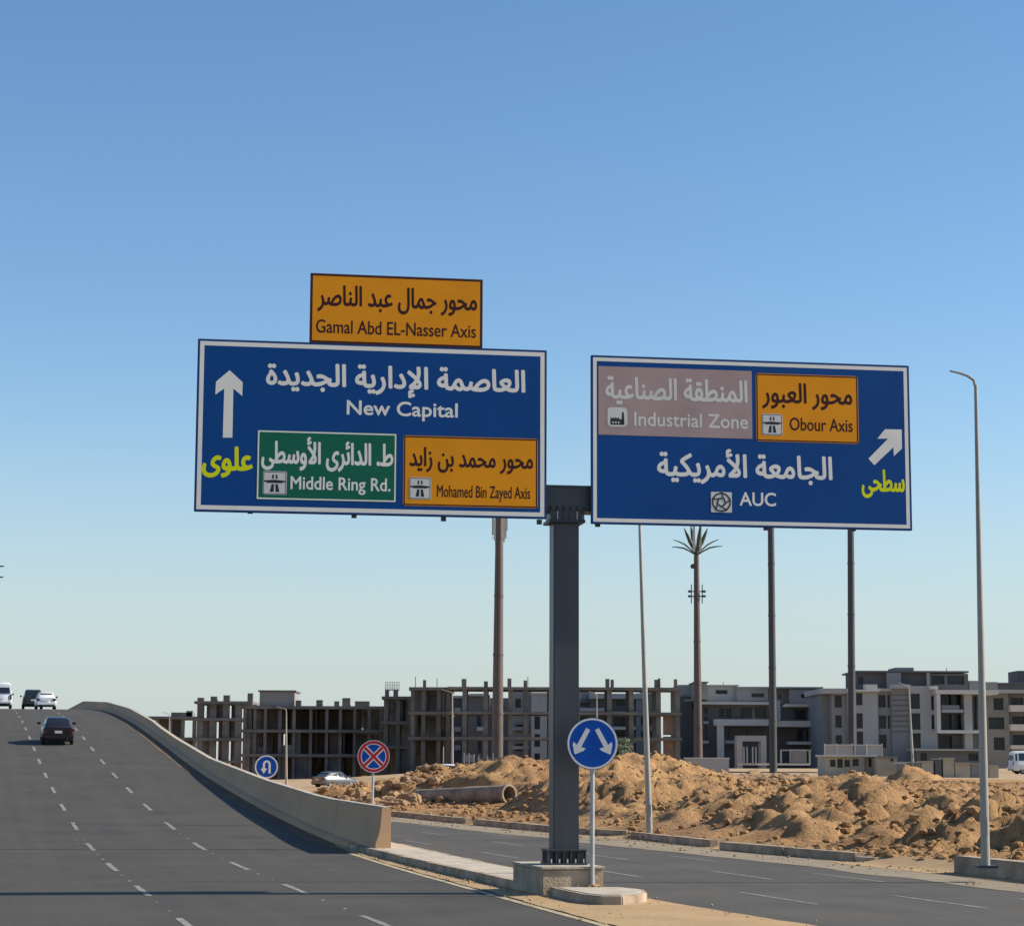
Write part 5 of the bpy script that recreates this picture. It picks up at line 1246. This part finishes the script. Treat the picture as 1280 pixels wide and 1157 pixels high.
for p0, p1 in ((1031, 1045), (1046, 1064), (1084, 1102)): bar(K3, p0, p1, 225, .1, 931, 944, 'render_light', 'panel')
for p in (1030.5, 1045.2, 1064.3, 1083, 1102): bar(K3, p, p+1, 224.9, .3, 929, 946, 'render_white', 'post')
bar(K3, 1030, 1103, 224.85, .12, 930, 931.2, 'render_white', 'rail')
K4 = thing('utility_wall', 'low greenish grey utility units and wall sections before the long annexe', 'wall', (bX(1170, 200), 200, 0))
for (a_, b_, t_, m_) in ((1123, 1150, 953, 'render_grey'), (1151, 1166, 952, 'beige'), (1168, 1176, 949, 'render_dark'), (1178, 1192, 948, 'beige'), (1193, 1212, 954, 'beige'), (1213, 1224, 955, 'render_grey'), (1236, 1247, 957, 'beige')):
    bar(K4, a_, b_, 200, 1.4, t_, 972, m_, 'unit'); bar(K4, a_-.5, b_+.5, 199.8, 1.8, t_-1.4, t_-.1, 'render_light', 'unit_cap')
bar(K4, 1122, 1132, 196, 2, 953, 954, 'render_white', 'canopy')
K5 = thing('low_wall', 'low pale block wall before the slate apartments beside the palm-shaped mast', 'wall', (bX(882, 215), 215, 0))
bar(K5, 856, 911, 215, .5, 948, 972, 'render_light', 'wall'); bar(K5, 855, 912, 214.9, .7, 946.5, 947.9, 'render_white', 'coping')
K6 = thing('hoarding', 'thin pale metal hoarding posts standing on the spoil left of the brown mast', 'hoarding', (bX(600, 190), 190, 0))
for p in (580, 586, 592, 598, 609, 616): bar(K6, p, p+1.2, 190, .1, 940 + (p % 5), 966, 'galv', 'post')
bar(K6, 579, 594, 190.1, .08, 943, 952, 'render_grey', 'panel'); bar(K6, 596, 640, 190.1, .08, 946.5, 956, 'rawc', 'panel')

# shrub between the frame and the mound
def shrub(px, py, Y, R, label, seed, h=1.0):
    r = random.Random(seed); p = at(px, py, Y); t = thing('shrub', label, 'shrub', (p.x, Y, p.z - R*1.2*h))
    V = []; F = []
    for i in range(700):
        a_ = r.random()*2*PI; z = r.random()**.8; q = R*(1-.35*z)*math.sqrt(r.random())*(0.8+.4*math.sin(a_*3+seed))
        c = Vector((p.x + q*math.cos(a_), Y + q*math.sin(a_), p.z - R*1.1*h + z*R*2.2*h)); s_ = r.uniform(.08, .17)
        d1 = Vector((r.gauss(0,1), r.gauss(0,1), r.gauss(0,1))).normalized()*s_; d2 = d1.orthogonal().normalized()*s_*.6
        n = len(V); V += [c-d1, c-d2, c+d1, c+d2]; F.append((n, n+1, n+2, n+3))
    b = MB(); b.add(V, F); b.build('foliage', M['leaf'], t, fixn=False)
    b = MB()
    for i in range(5):
        a_ = i*1.3; b.tube([Vector((p.x, Y, p.z-R*1.3*h)), Vector((p.x + R*.3*math.cos(a_), Y + R*.3*math.sin(a_), p.z)), Vector((p.x + R*.6*math.cos(a_), Y + R*.6*math.sin(a_), p.z + R*.6*h))], [.06, .04, .02], 5)
    b.build('stem', M['bark'], t)
shrub(780, 939, 235, 1.3, 'dusty green shrub behind the golden mound right of the round two-arrow sign', 4)
shrub(773, 945, 228, 1.1, 'low dark shrub just right of the round two-arrow sign', 9)

# ------------------------------------------------------------------ tall masts
def mast(px0, px1, pt, pb, Y, r_bot, r_top, m, label, name='mast'):
    a_ = at(px1, pb, Y); a_.z -= 1.5; t_ = at(px0, pt, Y)
    t = thing(name, label, 'mast', a_[:]); b = MB(); n = 6
    b.tube([a_.lerp(t_, k/n) for k in range(n+1)], [r_bot + (r_top-r_bot)*k/n for k in range(n+1)], 14); b.build('shaft', M[m], t, smooth=True)
    for k in (1, 2, 3, 4):
        c = a_.lerp(t_, k/5); rr = r_bot + (r_top-r_bot)*k/5; b = MB(); b.tube([c - Vector((0,0,.12)), c + Vector((0,0,.12))], rr*1.09, 14); b.build('flange', M[m], t, smooth=True)
    return t, a_, t_
t, a_, t_ = mast(624.8, 621.5, 600, 950, 262, .72, .42, 'mast', 'thick brown telecom mast with white antennas rising behind the left sign', 'telecom_mast')
for k, (dx, y0, y1) in enumerate(((-8.5, 650, 668), (-6, 655, 676), (-4.5, 648, 681), (5.5, 650, 678), (7.5, 648, 672), (9, 652, 664))):
    c1 = at(624.5+dx, y0-6, 262); c2_ = at(624.5+dx, y1, 262); cy = 262 + (-.8 if k % 2 else .5)
    b = MB(); b.obox(((c1.x+c2_.x)/2, cy, (c1.z+c2_.z)/2), (1,0,0), (0,1,0), (0,0,1), .11, .09, (c1.z-c2_.z)/2); b.build('antenna', M['antenna'], t)
for y in (655, 672):
    c = at(624.5, y, 262); b = MB(); b.tube([c + Vector((-.95, -.1, 0)), c + Vector((.95, -.1, 0))], .05, 6); b.build('bracket', M['antenna'], t)
t, a_, t_ = mast(870.5, 872.8, 694, 948, 268, .56, .32, 'mast', 'brown telecom mast disguised as a palm with green fronds at its top', 'telecom_mast')
hub = t_
for k, (ex_, ez_) in enumerate(((-30, -18), (-31, -10), (-15, -35), (-6, -40), (5, -40), (14, -34), (29, -21), (31, -10))):
    yy = ((k*37) % 7 - 3)*.5
    px_, py_ = 870.5 + ex_, 694 + ez_; e = at(px_, py_, 268); e.y += yy
    steep = abs(ez_) > 27
    mid = hub.lerp(e, .5) + Vector((0, yy*.2, .0 if steep else .35))
    b = MB(); P = [hub, hub.lerp(mid, .5) + Vector((0, 0, .05)), mid, mid.lerp(e, .5) + Vector((0, 0, .06 if not steep else 0)), e]
    b.tube(P, [.10, .20 if steep else .09, .26 if steep else .10, .20 if steep else .08, .04], 6)
    b.build('frond', M['frond'], t, smooth=True)
for dx, ya, yb_ in ((-3.5, 652, 690), (4.5, 650, 690)):
    c1 = at(870.5+dx, ya, 268); c2_ = at(870.5+dx, yb_, 268); b = MB(); b.obox(((c1.x+c2_.x)/2, 267.6, (c1.z+c2_.z)/2), (1,0,0), (0,1,0), (0,0,1), .14, .1, (c1.z-c2_.z)/2); b.build('antenna', M['antenna'], t)
for dx in (-6.8, 6.8):
    c1 = at(871+dx, 730, 268); c2_ = at(871+dx, 754, 268); b = MB(); b.tube([c1, c2_], .06, 6); b.build('antenna', M['mast2'], t)
    for yy in (739, 745): 
        c = at(871+dx, yy, 268); b = MB(); b.tube([c, c + Vector((-dx/6.8*.55, .0, .02))], .07, 6); b.build('bracket', M['mast2'], t); b = MB(); b.obox(c + Vector((dx/6.8*.22, -.1, 0)), (1,0,0), (0,1,0), (0,0,1), .2, .15, .13); b.build('radio_unit', M['mast2'], t)
b = MB(); c = at(866, 707.5, 268); b.tube([c + Vector((0, -.2, 0)), c + Vector((0, .2, 0))], .3, 12); b.build('dish', M['mast2'], t)
mast(963.5, 966.5, 640, 950, 258, .46, .38, 'mast2', 'dark grey mast behind the middle of the right sign before the slate apartments')
mast(1063.3, 1064.8, 640, 946, 255, .46, .38, 'mast2', 'dark grey mast behind the right part of the right sign before the large grey block')
# roof aerials
for px, y0, y1, Y, lab in ((519, 845, 858, 293, 'thin rod on the roof just right of the pale railed box'), (546, 847, 858, 293, 'thin rod on the concrete roof above the two small see-through windows'),
        (1185, 834, 841, 302, 'short thin rod on the rooftop floor of the large grey block'), (660, 845, 858, 289, 'thin rod on the open concrete frame between the brown mast and the gantry post'),
        (905, 852, 858, 320, 'short thin rod on the roof of the slate apartments'), (718, 847, 858, 289, 'thin rod on the open frame right beside the gantry post')):
    a_ = at(px, y1+1.5, Y); t_ = at(px, y0, Y); b = MB(); b.tube([a_ + Vector((0, 1, 0)), t_ + Vector((0, 1, 0))], .05, 5); o = b.build('aerial', M['mast2'])
    tag(o, lab, 'aerial', 'thin rods on the roofs')
# horizontal arms of something beyond the left edge
a_ = at(-14, 707.5, 150); 
t = thing('high_pole', 'two thin horizontal bar tips poking in at the left edge of the photo', 'pole', (at(-14, 900, 150).x, 150, 0))
b = MB(); b.tube([Vector((t.location.x, 150, 0)), Vector((t.location.x, 150, at(-14, 690, 150).z))], .14, 10); b.build('pole', M['darksteel'], t, smooth=True)
for yy, xe in ((707.5, 5), (721, 4)):
    e = at(xe, yy, 150); b = MB(); b.tube([Vector((t.location.x, 150, e.z)), e], [.07, .04], 6); b.build('crossbar', M['darksteel'], t)
